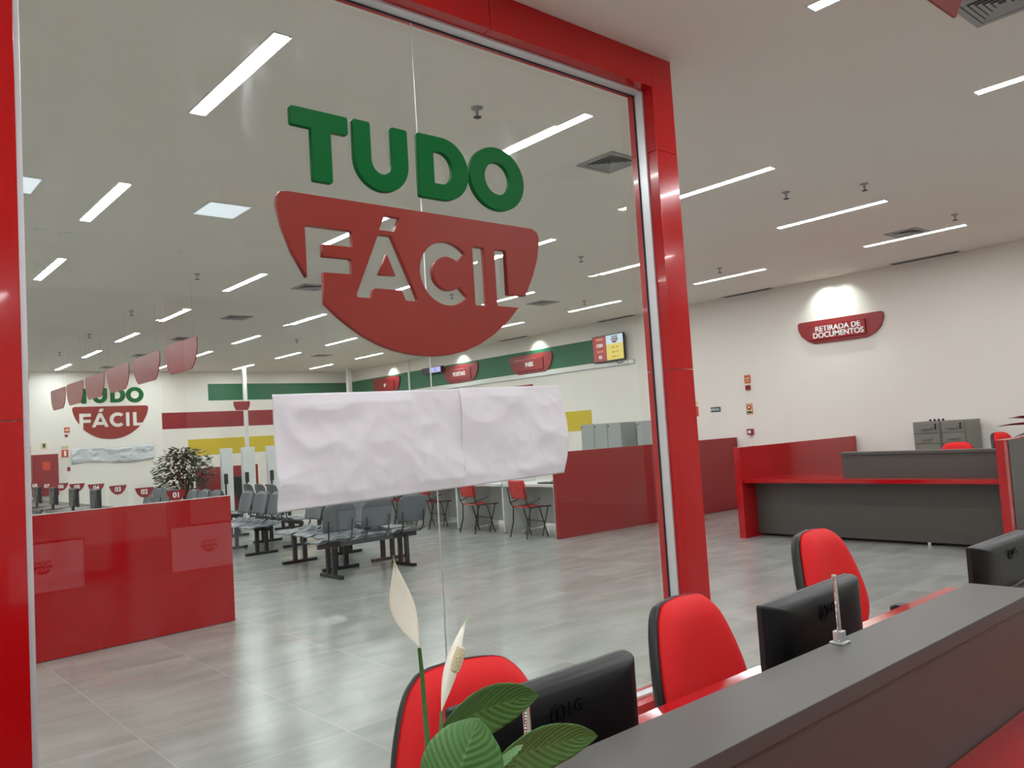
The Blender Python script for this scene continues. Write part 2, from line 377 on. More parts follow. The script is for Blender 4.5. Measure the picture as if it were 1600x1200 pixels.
for k, (a, b) in enumerate(((GX0+cd, JX-0.002), (JX+0.002, GX1-cd))):
    q = rel(por, (a, GY, 0.1), (b, GY+0.001, GT-0.01))
    # one optical surface per pane: a thin sheet modelled with its thickness in the joint edge strips
    o = MB().add([(q[0][0], q[0][1], q[0][2]), (q[1][0], q[0][1], q[0][2]), (q[1][0], q[0][1], q[1][2]), (q[0][0], q[0][1], q[1][2])], [(0, 1, 2, 3)]).build('glass_pane', 'glass', por)
    o['label'] = ['clear left pane', 'clear right pane'][k]
pbox('silicone_joint', (JX-0.0012, GY-0.0015, 0.1), (JX+0.0012, GY+0.006, GT-cd), 'alu', por)

# ------------------------------------------------------------------ logo geometry (local: u across, v up, bowl top = 0)
def arc(cx, cy, rx, ry, a0, a1, n=16):
    return [(cx+rx*math.cos(math.radians(a0+(a1-a0)*i/n)), cy+ry*math.sin(math.radians(a0+(a1-a0)*i/n))) for i in range(n+1)]
OX, OZ = 2.071, 2.495
def loc2(pts): return [(p[0]-OX, p[1]-OZ) + tuple(p[2:]) for p in pts]
gT = round_poly(loc2([(1.459, 2.845), (1.459, 2.768), (1.546, 2.768, 0), (1.546, 2.553), (1.634, 2.553), (1.634, 2.768, 0), (1.714, 2.768), (1.714, 2.845)]), 0.012)
gU = round_poly(loc2([(1.738, 2.848), (1.738, 2.70, 0)]+[(x, y, 0) for x, y in arc(1.8725, 2.690, 0.1345, 0.134, 180, 360, 24)]+[(2.007, 2.70, 0), (2.007, 2.848), (1.924, 2.848), (1.924, 2.70, 0)]
               + [(x, y, 0) for x, y in arc(1.8725, 2.690, 0.0515, 0.058, 0, -180, 16)] + [(1.821, 2.70, 0), (1.821, 2.848)]), 0.012)
gD = [round_poly(loc2([(2.060, 2.853), (2.060, 2.565)]+[(x, y, 0) for x, y in arc(2.193, 2.709, 0.146, 0.144, -90, 90, 24)]), 0.012),
      round_poly(loc2([(2.144, 2.783, 0), (2.144, 2.637, 0)]+[(x, y, 0) for x, y in arc(2.183, 2.710, 0.064, 0.073, -90, 90, 16)]), 0)]
gO = [loc2(arc(2.514, 2.713, 0.167, 0.153, 0, 360, 40)[:-1]), loc2(arc(2.514, 2.715, 0.078, 0.078, 0, 360, 30)[:-1])]
bl = [(1.435, 2.495, 0), (1.400, 2.489, 0), (1.386, 2.466, 0), (1.384, 2.43, 0), (1.403, 2.352, 0), (1.44, 2.256, 0), (1.497, 2.160, 0)]
F_ = [(1.499, 2.167, 0), (1.499, 2.367, 0), (1.708, 2.367, 0.012), (1.708, 2.302, 0), (1.571, 2.300, 0), (1.571, 2.250, 0), (1.701, 2.250, 0.012), (1.701, 2.188, 0), (1.571, 2.186, 0), (1.570, 2.060, 0)]
bot = [(1.622, 2.014, 0), (1.679, 1.973, 0), (1.74, 1.935, 0), (1.81, 1.902, 0), (1.88, 1.880, 0), (1.95, 1.866, 0), (2.02, 1.859, 0), (2.10, 1.858, 0), (2.18, 1.866, 0), (2.26, 1.884, 0), (2.35, 1.918, 0), (2.436, 1.965, 0), (2.529, 2.033, 0), (2.598, 2.099, 0)]
Lr = [(2.465, 2.100, 0.012), (2.465, 2.368, 0), (2.536, 2.368, 0), (2.536, 2.157, 0), (2.646, 2.157, 0.006)]
br_ = [(2.703, 2.262, 0), (2.738, 2.345, 0), (2.756, 2.42, 0), (2.759, 2.458, 0), (2.748, 2.482, 0), (2.715, 2.497, 0)]
bowl = round_poly(loc2(bl+F_+bot+Lr+br_), 0.0)
gA = round_poly(loc2([(1.833, 2.367), (1.899, 2.367), (2.022, 2.095), (1.955, 2.095), (1.936, 2.138), (1.800, 2.138), (1.781, 2.095), (1.711, 2.095)]), 0.012)
gAi = loc2([(1.871, 2.288), (1.829, 2.198), (1.909, 2.198)])
gAc = loc2([(1.869, 2.452), (1.943, 2.452), (1.914, 2.389), (1.839, 2.389)])
def cpoly():
    o = arc(2.184, 2.230, 0.148, 0.143, 44, 316, 30); i = arc(2.186, 2.230, 0.082, 0.077, 314, 46, 24)
    return loc2(o+i)
gC = cpoly()
gI = round_poly(loc2([(2.334, 2.368), (2.402, 2.368), (2.402, 2.096), (2.334, 2.096)]), 0.01)
def sc(c, s): return [(x*s, y*s) for x, y in c]
def logo(root, s, d, green='green', red='logored', y=0.0, bev=0.002):
    for nm, g in (('letter_t', [gT]), ('letter_u', [gU]), ('letter_d', gD), ('letter_o', gO)):
        o = link(nm, plate_mesh([sc(c, s) for c in g], d, bev*s if d > 0.01 else 0), green, root); o.location = (0, y, 0)
    o = link('bowl', plate_mesh([sc(c, s) for c in (bowl, gA, gAi, gAc, gC, gI)], d, bev*s if d > 0.01 else 0), red, root); o.location = (0, y, 0)
lg = thing('shop_sign', 'large green TUDO and red bowl FÁCIL cut-out sign fixed on the glass', 'sign', (OX*1.0115, GY-0.002, EYE+(OZ-EYE)*1.0115))
logo(lg, 1.0115, 0.026)
lw = thing('wall_sign', 'flat green and red TUDO FÁCIL sign on the far white wall', 'sign', (5.62, BY, 2.76)); logo(lw, 1.235, 0.012)

# ------------------------------------------------------------------ paper stuck on the glass, film on the far wall
def paper(x0, x1, zt, zb, y, seed, bulge=0, nx=90, nz=50, amp=0.012):
    mb = MB()
    def fn(u, v):
        w = x1-x0
        z_t, z_b = zt(u), zb(u)
        x = x0+w*u; z = z_b+(z_t-z_b)*v
        p = Vector((x*2.6+seed, z*2.9, seed*0.7))
        n1 = abs(noise.noise(p)); n2 = abs(noise.noise(p*2.3+Vector((5, 2, 1)))); n3 = noise.noise(p*0.8)
        edge = min(1, v*6+0.35, (1-v)*9+0.12)
        n4 = abs(noise.noise(p*4.7+Vector((1, 7, 3)))); d = (0.9*(1-n1*2.6)+0.55*(1-n2*2.2)+0.16*(1-2*n4)+0.5*n3+0.3)*amp*edge
        if bulge: x += bulge*math.sin(PI*min(1, max(0, 1-v)))*u**6
        return (x, y-0.003-max(0, d), z)
    mb.grid(fn, nx, nz); return mb
pc = thing('paper_cover', 'blank crumpled white paper taped across the glass below the sign', 'paper', (1.35, GY-0.02, 1.26))
def shift(mb, o): mb.v = [tuple(Vector(v)-Vector(o.location)) for v in mb.v]; return mb
zt = lambda x: 1.706+0.012*(x-1.35); zb = lambda x: 1.256+0.022*(x-1.35)
shift(paper(1.356, 2.25, lambda u: zt(1.35+0.895*u), lambda u: zb(1.35+.895*u), GY-0.004, 3.1, nx=110, nz=60), pc).build('paper_sheet', 'paper', pc, solid=0.0006)
shift(paper(2.24, 2.868, lambda u: zt(2.235+0.65*u)+0.003, lambda u: zb(2.235+.65*u), GY-0.011, 9.4, bulge=0.03, nx=90, nz=60), pc).build('paper_sheet', 'paper', pc, solid=0.0006)
fl = paper(4.72, 6.55, lambda u: 1.78+0.02*math.sin(9*u), lambda u: 1.42+0.03*math.sin(7*u), BY-0.004, 5.5, nx=80, nz=24, amp=0.03).build('plastic_film', 'foil', solid=0.0006)
tag(fl, 'crumpled silvery film strip on the far wall below the TUDO FÁCIL sign', 'film')

# ------------------------------------------------------------------ ceiling lights
ORD = ['first', 'second', 'third', 'fourth', 'fifth', 'sixth', 'seventh', 'eighth', 'ninth']
def make_strip():
    r = thing('strip_light', '', 'ceiling light', (0, 0, H), group='recessed linear ceiling lights')
    fr = MB(); w, l = 0.038, 0.60
    fr.box((-w-0.012, -l-0.012, -0.004), (-w, l+0.012, 0.0)); fr.box((w, -l-0.012, -0.004), (w+0.012, l+0.012, 0.0))
    fr.box((-w, -l-0.012, -0.004), (w, -l, 0.0)); fr.box((-w, l, -0.004), (w, l+0.012, 0.0))
    fr.build('trim_frame', 'whitem', r); MB().box((-w, -l, -0.0035), (w, l, 0.0)).build('diffuser', 'led', r); return r
strip = make_strip(); first = True
colx = [1.86, 4.0, 6.2, 8.25, 10.28]
rows = {0: [4.36, 7.15, 9.93, 12.6, 15.2, 17.8, 20.4], 1: [4.25, 7.04, 9.85, 12.57, 15.15, 17.7, 20.25], 2: [4.22, 6.95, 9.68, 12.36, 15.0, 17.5, 20.1],
        3: [4.20, 6.94, 9.55, 12.2, 14.9, 17.4, 20.0], 4: [4.2, 6.87, 9.62, 12.1, 14.8, 17.24, 19.73]}
cname = ['leftmost column', 'second column from the left', 'third column from the left', 'fourth column from the left', 'column nearest the right wall']
def put_strip(x, y, label):
    global first
    if first: first = False; strip.location = (x, y, H); strip['label'] = label
    else: dup(strip, (x, y, H), 0, label)
for c, x in enumerate(colx):
    for k, y in enumerate(rows[c]):
        if c == 0 and k == 2: xx = 2.05
        else: xx = x + (0.1*k/3 if c == 0 else min(0.11+0.05*k, 0.4) if c == 1 and k else 0.05*k if c < 3 else 0.03*k)
        put_strip(xx, y, 'recessed linear ceiling light, %s from the glass portal in the %s' % (ORD[k], cname[c]))
for x in (-4.3, -2.2, -0.2):
    for k, y in enumerate((1.4, 4.3, 7.1, 9.9, 12.6, 15.3, 18.0)): put_strip(x, y, 'recessed linear ceiling light outside the left edge of the view')
for x in (-4.3, -2.2, -0.2, 1.88, 8.26, 10.3):
    for y in (-6.4, -1.2, 1.57): 
        if not (x < 0 and y == 1.57): put_strip(x, y, 'recessed linear ceiling light on the counter side, above and behind the viewpoint')
put_strip(3.97, 1.42, 'recessed linear ceiling light just cut by the top edge, right of the red portal')
put_strip(6.02, 1.36, 'recessed linear ceiling light cut by the right edge above the counters')
for x in (4.1, 6.2): put_strip(x, -1.2, 'recessed linear ceiling light on the counter side, above and behind the viewpoint')
for x in (4.2, 6.3): put_strip(x, -6.6, 'recessed linear ceiling light on the counter side, above and behind the viewpoint')

# pale square lights
sq = thing('square_light', 'pale square ceiling panel light between the two left columns of strip lights', 'ceiling light', (2.78, 6.9, H), group='pale square ceiling lights')
MB().box((-0.19, -0.215, -0.006), (0.19, 0.215, 0)).build('trim_frame', 'whitem', sq); MB().box((-0.175, -0.2, -0.008), (0.175, 0.2, -0.001)).build('diffuser', 'ledsq', sq)
dup(sq, (1.18, 6.92, H), 0, 'pale square ceiling panel light beside the left portal post')
# downlights, plus copies that imitate reflections in the glass
def make_down(label):
    r = thing('downlight', label, 'ceiling light', (0, 0, H), group='small round downlights')
    MB().lathe([(0.036, -0.006), (0.055, -0.006), (0.055, 0)], 20).build('trim_ring', 'whitem', r)
    MB().lathe([(0.036, -0.003), (0.036, 0)], 20).build('lens', 'spot', r); return r
dl = None
ps = [((11.78, 6.28), 'round downlight grazing the wall above the RETIRADA DE DOCUMENTOS sign, farther of a pair'), ((11.78, 6.02), 'round downlight grazing the wall above the RETIRADA DE DOCUMENTOS sign, nearer of a pair'),
      ((11.78, 12.9), 'round downlight grazing the wall above the INSS sign'), ((11.78, 15.6), 'round downlight grazing the wall above the POSTAG sign'), ((11.78, 18.7), 'round downlight grazing the wall above the IP sign')]
for i, (x, y) in enumerate(((1.64, 8.25), (1.86, 8.28), (1.82, 11.0), (2.14, 11.1), (3.02, 8.55))):  # reflections in the pane, imitated by lit fittings added on the ceiling
    ps.append(((x, y), ['small round downlight beyond the square light, left of a close pair', 'small round downlight beyond the square light, right of a close pair', 'small far round downlight, left one of the farther pair', 'small far round downlight, right one of the farther pair', 'small round downlight alone by the square light'][i]))
for (x, y), lb in ps:
    if dl is None: dl = make_down(lb); dl.location = (x, y, H); cur = dl
    else: cur = dup(dl, (x, y, H), 0, lb)
for (x, y), lb in ps[:5]:
    ld = bpy.data.lights.new('downlight_beam', 'SPOT'); ld.energy = 34; ld.spot_size = math.radians(105); ld.spot_blend = 1.0; ld.color = (0.86, 1, 0.95); ld.shadow_soft_size = 0.03
    lo = bpy.data.objects.new('downlight_beam', ld); COL.objects.link(lo); lo.location = (x, y, H-0.03); lo.rotation_euler = (0, math.radians(-20), 0)
    if y == 6.02: ld.energy = 17

# ceiling diffusers
def make_vent():
    r = thing('air_diffuser', '', 'air vent', (0, 0, H), group='square ceiling air diffusers')
    MB().box((-0.15, -0.15, -0.004), (0.15, 0.15, 0)).build('dark_opening', 'ventdark', r)
    f = MB(); s = 0.19
    for a, b in (((-s, -s, -0.012), (s, -s+0.035, 0)), ((-s, s-0.035, -0.012), (s, s, 0)), ((-s, -s+0.035, -0.012), (-s+0.035, s-0.035, 0)), ((s-0.035, -s+0.035, -0.012), (s, s-0.035, 0))): f.box(a, b)
    f.build('frame', 'vent', r, bevel=0.002)
    v = MB()
    for k in range(5):
        q = 0.148-0.028*k; t = 0.006; z0 = -0.010
        for sx in (-1, 1):
            for ax in (0, 1):
                def P(a, b, z): return (a, b, z) if ax == 0 else (b, a, z)
                v.add([P(sx*q, -q, z0), P(sx*q, q, z0), P(sx*(q-0.019), q-0.019, -0.003), P(sx*(q-0.019), -q+0.019, -0.003)], [(0, 1, 2, 3)])
    v.build('louvre', 'vent', r, solid=0.001); return r
vt = make_vent()
vq = at(1527, 41, 'z', H); VX, VY = vq.x-0.19, vq.y-0.19
vl = [((4.87, 4.25), 'square grey ceiling air diffuser just left of the right portal post'), ((9.99, 4.15), 'square grey ceiling air diffuser above the reception desk'), ((VX, VY), 'large-looking grey air diffuser at the top right corner behind the pink sign'),
      ((5.1, 9.8), 'grey air diffuser left of the red bowl sign, seen under the letter F'), ((5.2, 12.5), 'grey air diffuser fourth from the glass in the left vent row'), ((5.28, 15.1), 'grey air diffuser fifth from the glass in the left vent row'), ((5.36, 17.75), 'grey air diffuser sixth from the glass in the left vent row'), ((5.36, 20.2), 'grey air diffuser farthest in the left vent row, by the back wall'),
      ((9.16, 9.65), 'grey air diffuser right of the red bowl sign'), ((9.2, 17.3), 'far grey air diffuser left of the bowl bottom'), ((1.05, 3.35), 'grey air diffuser in the top left corner by the left portal post')]
for i, ((x, y), lb) in enumerate(vl):
    if i == 0: vt.location = (x, y, H); vt['label'] = lb
    else: dup(vt, (x, y, H), 0, lb)
# slot diffusers along the right wall
sl = thing('slot_diffuser', 'long grey slot diffuser at the wall top right of the RETIRADA sign', 'air vent', (11.93, 4.75, H), group='long slot diffusers along the right wall')
MB().box((-0.06, -0.46, -0.01), (0.06, 0.46, 0)).build('frame', 'vent', sl, bevel=0.002); MB().box((-0.03, -0.44, -0.012), (-0.008, 0.44, -0.001)).build('slot', 'dark', sl); MB().box((0.008, -0.44, -0.012), (0.03, 0.44, -0.001)).build('slot', 'dark', sl)
for y, lb in ((7.62, 'long grey slot diffuser at the wall top left of the RETIRADA sign'), (10.55, 'long grey slot diffuser above the television'), (13.6, 'long grey slot diffuser above the INSS sign'), (2.0, 'long grey slot diffuser outside the right edge')):
    dup(sl, (11.93, y, H), 0, lb)
# sprinklers
sp = thing('sprinkler', '', 'sprinkler', (0, 0, H), group='ceiling sprinkler heads')
MB().lathe([(0.04, 0), (0.036, -0.008), (0.012, -0.012), (0.010, -0.04)], 16).build('escutcheon', 'vent', sp)
MB().lathe([(0.004, -0.04), (0.004, -0.06), (0.026, -0.062), (0.026, -0.066), (0, -0.066)], 12).build('deflector', 'ventdark', sp)
spl = [((3.29, 3.96), 'sprinkler head seen above the letter O, nearest behind the glass'), ((3.52, 9.56), 'sprinkler head left of the second-column lights, second behind the glass'), ((3.59, 12.37), 'sprinkler head left of the second-column lights, third behind the glass'), ((3.64, 14.87), 'sprinkler head left of the second-column lights, fourth behind the glass'),
       ((3.75, 17.5), 'sprinkler head left of the second-column lights, farthest'), ((7.2, 6.86), 'sprinkler head right of the red bowl sign'), ((9.72, 9.25), 'sprinkler head by the light above the television'), ((7.0, 3.97), 'sprinkler head right of the portal between the two big lights'),
       ((7.44, 3.43), 'sprinkler head above the long light at upper right'), ((9.6, 3.46), 'sprinkler head near the right edge above the air diffuser'), ((9.6, 6.53), 'sprinkler head above the light beside the portal'), ((7.35, 14.8), 'sprinkler head below the bowl sign near the far lights'), ((7.25, 9.57), 'sprinkler head seen through the letter C')]
for i, ((x, y), lb) in enumerate(spl):
    if i == 0: sp.location = (x, y, H); sp['label'] = lb
    else: dup(sp, (x, y, H), 0, lb)

# ------------------------------------------------------------------ signs
def sign_shape(w, h, wb):
    L_ = [(-w/2, 0)] + [(-w/2+0.0*w, -0.05*h)]
    pts = [(w/2, 0, 0.05*w), (w/2*0.985, -0.34*h, 0), (w/2*0.92, -0.62*h, 0), (w/2*0.78, -0.86*h, 0), (wb/2, -h, 0.03), (-wb/2, -h, 0.03), (-w/2*0.78, -0.86*h, 0), (-w/2*0.92, -0.62*h, 0), (-w/2*0.985, -0.34*h, 0), (-w/2, 0, 0.05*w)]
    return round_poly(pts, 0)
def dept_sign(name, label, text, loc, rz, size, w=1.38, h=0.36, wb=0.83, wires=0, group=None, line=0.85, th=0.035):
    r = thing(name, label, 'sign', loc, rz, group)
    link('board', plate_mesh([sign_shape(w, h, wb)], th, th*0.08), 'darkred', r)
    if not text: text = ''
    if text: o = MB().box((-w*0.36, -0.055, -h*0.84), (w*0.30, -0.035, -h*0.24)).build('raised_panel', 'darkred', r, bevel=0.003)
    ed = MB().box((-w*0.36, -0.062, -h*0.27), (w*0.30, -0.055, -h*0.24)); ed.box((-w*0.36, -0.062, -h*0.84), (w*0.30, -0.055, -h*0.81)); text and ed.build('panel_rail', 'red', r)
    if text:
        t = link('lettering', text_mesh(text, size, 0.004, size*0.022, line=line), 'ink', r); t.location = (-0.02, -0.055, -h*0.53)
    if wires:
        for sx in (-0.4, 0.4): MB().tube([(sx*w, -0.017, -0.005), (sx*w, -0.017, wires)], 0.0007, 5).build('hanging_wire', 'greym', r)
    return r
RW = -PI/2
dept_sign('department_sign', 'dark red bowl-shaped wall sign reading RETIRADA DE DOCUMENTOS', 'RETIRADA DE\nDOCUMENTOS', (RX, 6.12, 2.965), RW, 0.118, group='department signs on the right wall')
dept_sign('department_sign', 'dark red bowl-shaped wall sign reading INSS on the green stripe', 'INSS', (RX-e, 13.17, 3.2), RW, 0.13, h=0.42, group='department signs on the right wall')
dept_sign('department_sign', 'dark red bowl-shaped wall sign reading POSTAG on the green stripe', 'POSTAG', (RX-e, 15.7, 3.24), RW, 0.13, h=0.43, group='department signs on the right wall')
dept_sign('department_sign', 'dark red bowl-shaped wall sign reading IP on the green stripe', 'IP', (RX-e, 19.05, 3.24), RW, 0.13, h=0.42, group='department signs on the right wall')
hy = [10.13, 11.46, 12.78, 14.05, 15.3, 16.5]; hs = None
hl = ['nearest and largest of the row', 'second nearest of the row', 'third nearest of the row', 'fourth nearest of the row', 'second farthest of the row', 'farthest and smallest of the row']
for i, y in enumerate(hy):
    lb = 'blank red bowl-shaped sign hanging at upper left, ' + hl[i]; zt_ = 2.87-0.055*i/5
    if hs is None: hs = dept_sign('hanging_sign', lb, None, (3.5, y, zt_), RW, 0.1, w=1.13, h=0.37, wb=0.70, wires=H-2.87+0.0, th=0.012, group='blank red signs hanging over the numbered counters')
    else:
        o = dup(hs, (3.5, y, zt_), RW, lb)
        for c_ in o.children:
            if c_.name.startswith('hanging_wire'): c_.scale = (1, 1, (H-zt_)/(H-2.87))
dept_sign('hanging_sign', 'small far blank red sign hanging in front of the back wall stripes', None, (7.93, 19.0, 2.67), 0, 0.1, w=0.40, h=0.21, wb=0.3, wires=H-2.67, group=None)
pk = at(1496, 34, 'y', 1.0)
ps_ = dept_sign('hanging_sign', 'pink-looking red sign cut by the top edge at right, near the air diffuser', None, (pk.x-0.43, 1.0, pk.z+0.37), 0, 0.1, w=1.13, h=0.37, wb=0.80, wires=H-pk.z-0.37, th=0.008)
MB().box((-0.25, -0.016, -0.28), (0.30, -0.0075, -0.08)).build('raised_panel', 'darkred', ps_, bevel=0.003)
# numbered bowl signs on clear screens, standing on the long row of desks
ny = [10.8, 12.1, 13.37, 14.59, 15.82, 17.0, 18.16, 19.27]
for i, y in enumerate(ny):
    num = '%02d' % (i+1)
    r = thing('number_screen', 'clear desk screen with small red bowl sign numbered %s' % num, 'counter screen', (3.60, y, 0.7455), 0, 'numbered screens on the service desks')
    MB().box((-0.14, -0.004, 0.0), (0.14, 0.004, 0.37)).build('clear_panel', 'acrylic', r)
    c = round_poly([(x_*0.80, z_-0.03) for x_, z_ in ((0.155, 0.39), (0.14, 0.345), (0.11, 0.30), (0.06, 0.262), (0.0, 0.25), (-0.06, 0.262), (-0.11, 0.30), (-0.14, 0.345), (-0.155, 0.39))], 0)
    k = link('number_plate', plate_mesh([c], 0.006), 'darkred', r); k.location = (0, -0.004, (-0.06, -0.035, -0.015, 0, 0, 0, 0, 0)[i])
    t = link('number', text_mesh(num, 0.092, 0.003, 0.0028), 'ink', k); t.location = (0, -0.006, 0.300)
    d = thing('service_desk', 'white service desk carrying screen number %s, mostly hidden behind the red panel' % num, 'desk', (3.68, y, 0), 0, 'service desks under the numbered screens')
    MB().box((-0.75, -0.54, 0.705), (0.03, 0.54, 0.745)).build('desk_top', 'grey', d, bevel=0.003)
    for s_ in (-1, 1): MB().box((-0.72, s_*0.525-0.012, 0), (0.0, s_*0.525+0.012, 0.705)).build('side_panel', 'white', d)
    MB().box((-0.06, -0.51, 0.2), (-0.04, 0.51, 0.705)).build('modesty_panel', 'white', d)

# ------------------------------------------------------------------ partitions
def slab(name, label, p0, p1, t, h, m, cat='partition', strip_=None):
    p0, p1 = Vector(p0), Vector(p1); d = p1-p0; L_ = d.length
    r = thing(name, label, cat, (p0.x, p0.y, 0), math.atan2(d.y, d.x))
    MB().box((0, 0, 0.004), (L_, t, h)).build('panel', m, r, bevel=0.002)
    if strip_: MB().box((0, -0.001, h), (L_, t+0.001, h+0.003)).build('edge_strip', strip_, r)
    return r
slab('low_partition', 'glossy red waist-high partition behind the left side of the glass', (1.0, 7.12), (2.889, 7.254), 0.06, 1.105, M['red'], strip_='alu')
slab('low_partition', 'long matt red waist-high partition running to the right wall behind the portal post', (7.905, 8.30), (RX-0.01, 8.11), 0.06, 1.20, M['darkred'])
slab('low_partition', 'far dark red partition behind the white kiosk boards', (6.9, 19.3), (8.4, 19.3), 0.05, 1.15, M['darkred'])

# ------------------------------------------------------------------ foreground counter
LZ = 1.02; fc = thing('service_counter', 'charcoal and red service counter running across the foreground', 'counter', (-1.2, 0.35, 0))
XE = 2.385
pbox('ledge', (-1.2, 0.747, LZ-0.03), (XE, 0.911, LZ), 'grey', fc, 0.0015)
pbox('front_panel', (-1.2, 0.757, 0.02), (XE-0.005, 0.785, LZ-0.03), 'grey', fc, 0.001)
pbox('back_panel', (-1.2, 0.875, 0.74), (XE-0.005, 0.90, LZ-0.03), 'grey', fc, 0.001)
pbox('customer_shelf', (-1.2, 0.36, 0.718), (XE+0.9, 0.756, 0.758), 'red', fc, 0.002)
pbox('desk_top', (-1.2, 0.901, 0.70), (3.66, 1.487, 0.74), 'red', fc, 0.002)
for x in (-1.2, 1.2, 3.62): pbox('side_panel', (x, 0.905, 0), (x+0.036, 1.45, 0.70), 'red', fc, 0.001)
for x in (-1.19, 1.6): pbox('shelf_bracket', (x, 0.55, 0.42), (x+0.03, 0.757, 0.718), 'grey', fc, 0.001)
fc['label'] = 'long charcoal counter with red desk top and red customer shelf in the foreground'

# ------------------------------------------------------------------ monitors on the counter
def make_monitor(label, group='black monitors on the counter', withlogo=True, w=0.44, h=0.275):
    r = thing('computer_monitor', label, 'monitor', (0, 0, 0.741), 0, group)   # back towards -Y
    z0 = 0.075; z1 = z0+h
    MB().box((-w/2, 0.004, z0), (w/2, 0.022, z1)).build('bezel', 'blackp', r, bevel=0.004)
    s_ = MB().box((-w/2+0.012, 0.0215, z0+0.016), (w/2-0.012, 0.0235, z1-0.012)).build('screen', 'wallpaper' if withlogo else 'blackg', r)
    # domed back: rings shrinking towards the viewer
    rings = []
    for y, k, zb_ in ((0.004, 1.0, 0), (-0.008, 0.985, 0), (-0.018, 0.955, 0.0), (-0.026, 0.90, 0), (-0.031, 0.80, 0), (-0.033, 0.66, 0), (-0.034, 0.5, 0)):
        hw = w/2*k; t = z1-(h*(1-k))*0.30; b_ = z0+(h*(1-k))*0.55
        c = [(x, y, z) for x, z in round_poly([(-hw, b_), (hw, b_), (hw, t), (-hw, t)], 0.006, 3)]
        rings.append(c)
    MB().loft(rings[::-1]).build('back_shell', 'monback', r)
    # recessed connector bay, stand
    MB().box((-0.13, -0.040, z0+0.02), (0.13, -0.030, z0+0.115)).build('connector_bay', 'blackp', r, bevel=0.006)
    MB().tube([(-0.07, -0.044, z0+0.125), (0.06, -0.044, z0+0.13)], 0.004, 8).build('cable_clip', 'blackp', r)
    st = MB().box((-0.045, -0.034, 0.01), (0.045, -0.004, z0+0.06)); st.build('stand_neck', 'blackp', r, bevel=0.006)
    MB().lathe([(0.125, 0), (0.125, 0.006), (0.11, 0.012), (0.0, 0.016)], 32).build('stand_base', 'blackp', r)
    # round emblem and letters on the back
    lz = z1-0.047; ly = -0.0338
    ring = MB(); n = 32
    for ro, ri in ((0.0175, 0.0155),):
        a = [(ro*math.cos(2*PI*i/n), ro*math.sin(2*PI*i/n)) for i in range(n)]; b_ = [(ri*math.cos(2*PI*i/n), ri*math.sin(2*PI*i/n)) for i in range(n)]
    e1 = link('emblem', plate_mesh([a, b_, round_poly([(-0.003, 0.010), (-0.003, -0.009), (0.0085, -0.009), (0.0085, -0.006), (0.0, -0.006), (0.0, 0.010)], 0)], 0.003), 'blackg', r); e1.location = (-0.022, ly, lz)
    t = link('lettering', text_mesh('LG', 0.030, 0.002, 0.0004), 'blackg', r); t.location = (0.022, ly, lz+0.002)
    if withlogo:
        for nm, g, mt in (('screen_logo_green', [gT, gU] + gD + gO, 'green'), ('screen_logo_red', [bowl, gA, gAi, gAc, gC, gI], 'logored')):
            me = plate_mesh([sc(c, 0.07) for c in g], 0.0008)
            o = link(nm, me, mt, r); o.location = (0, 0.0235, z0+0.15); o.rotation_euler = (0, 0, PI)
    return r
mo = make_monitor('black monitor seen from behind, partly covered by the lily leaves'); mo.location = (0.938, 1.03, 0.741); mo.rotation_euler = (0, 0, math.radians(1)); mo.scale = (0.93, 1, 1)
dup(mo, (1.80, 1.04, 0.741), math.radians(3), 'black monitor seen from behind, behind the metal pen stand').scale = (1, 1, 1)
o3 = dup(mo, (2.885, 1.0, 0.741), math.radians(0), 'black monitor cut by the right edge of the picture')

o3.scale = (1, 1, 0.94)
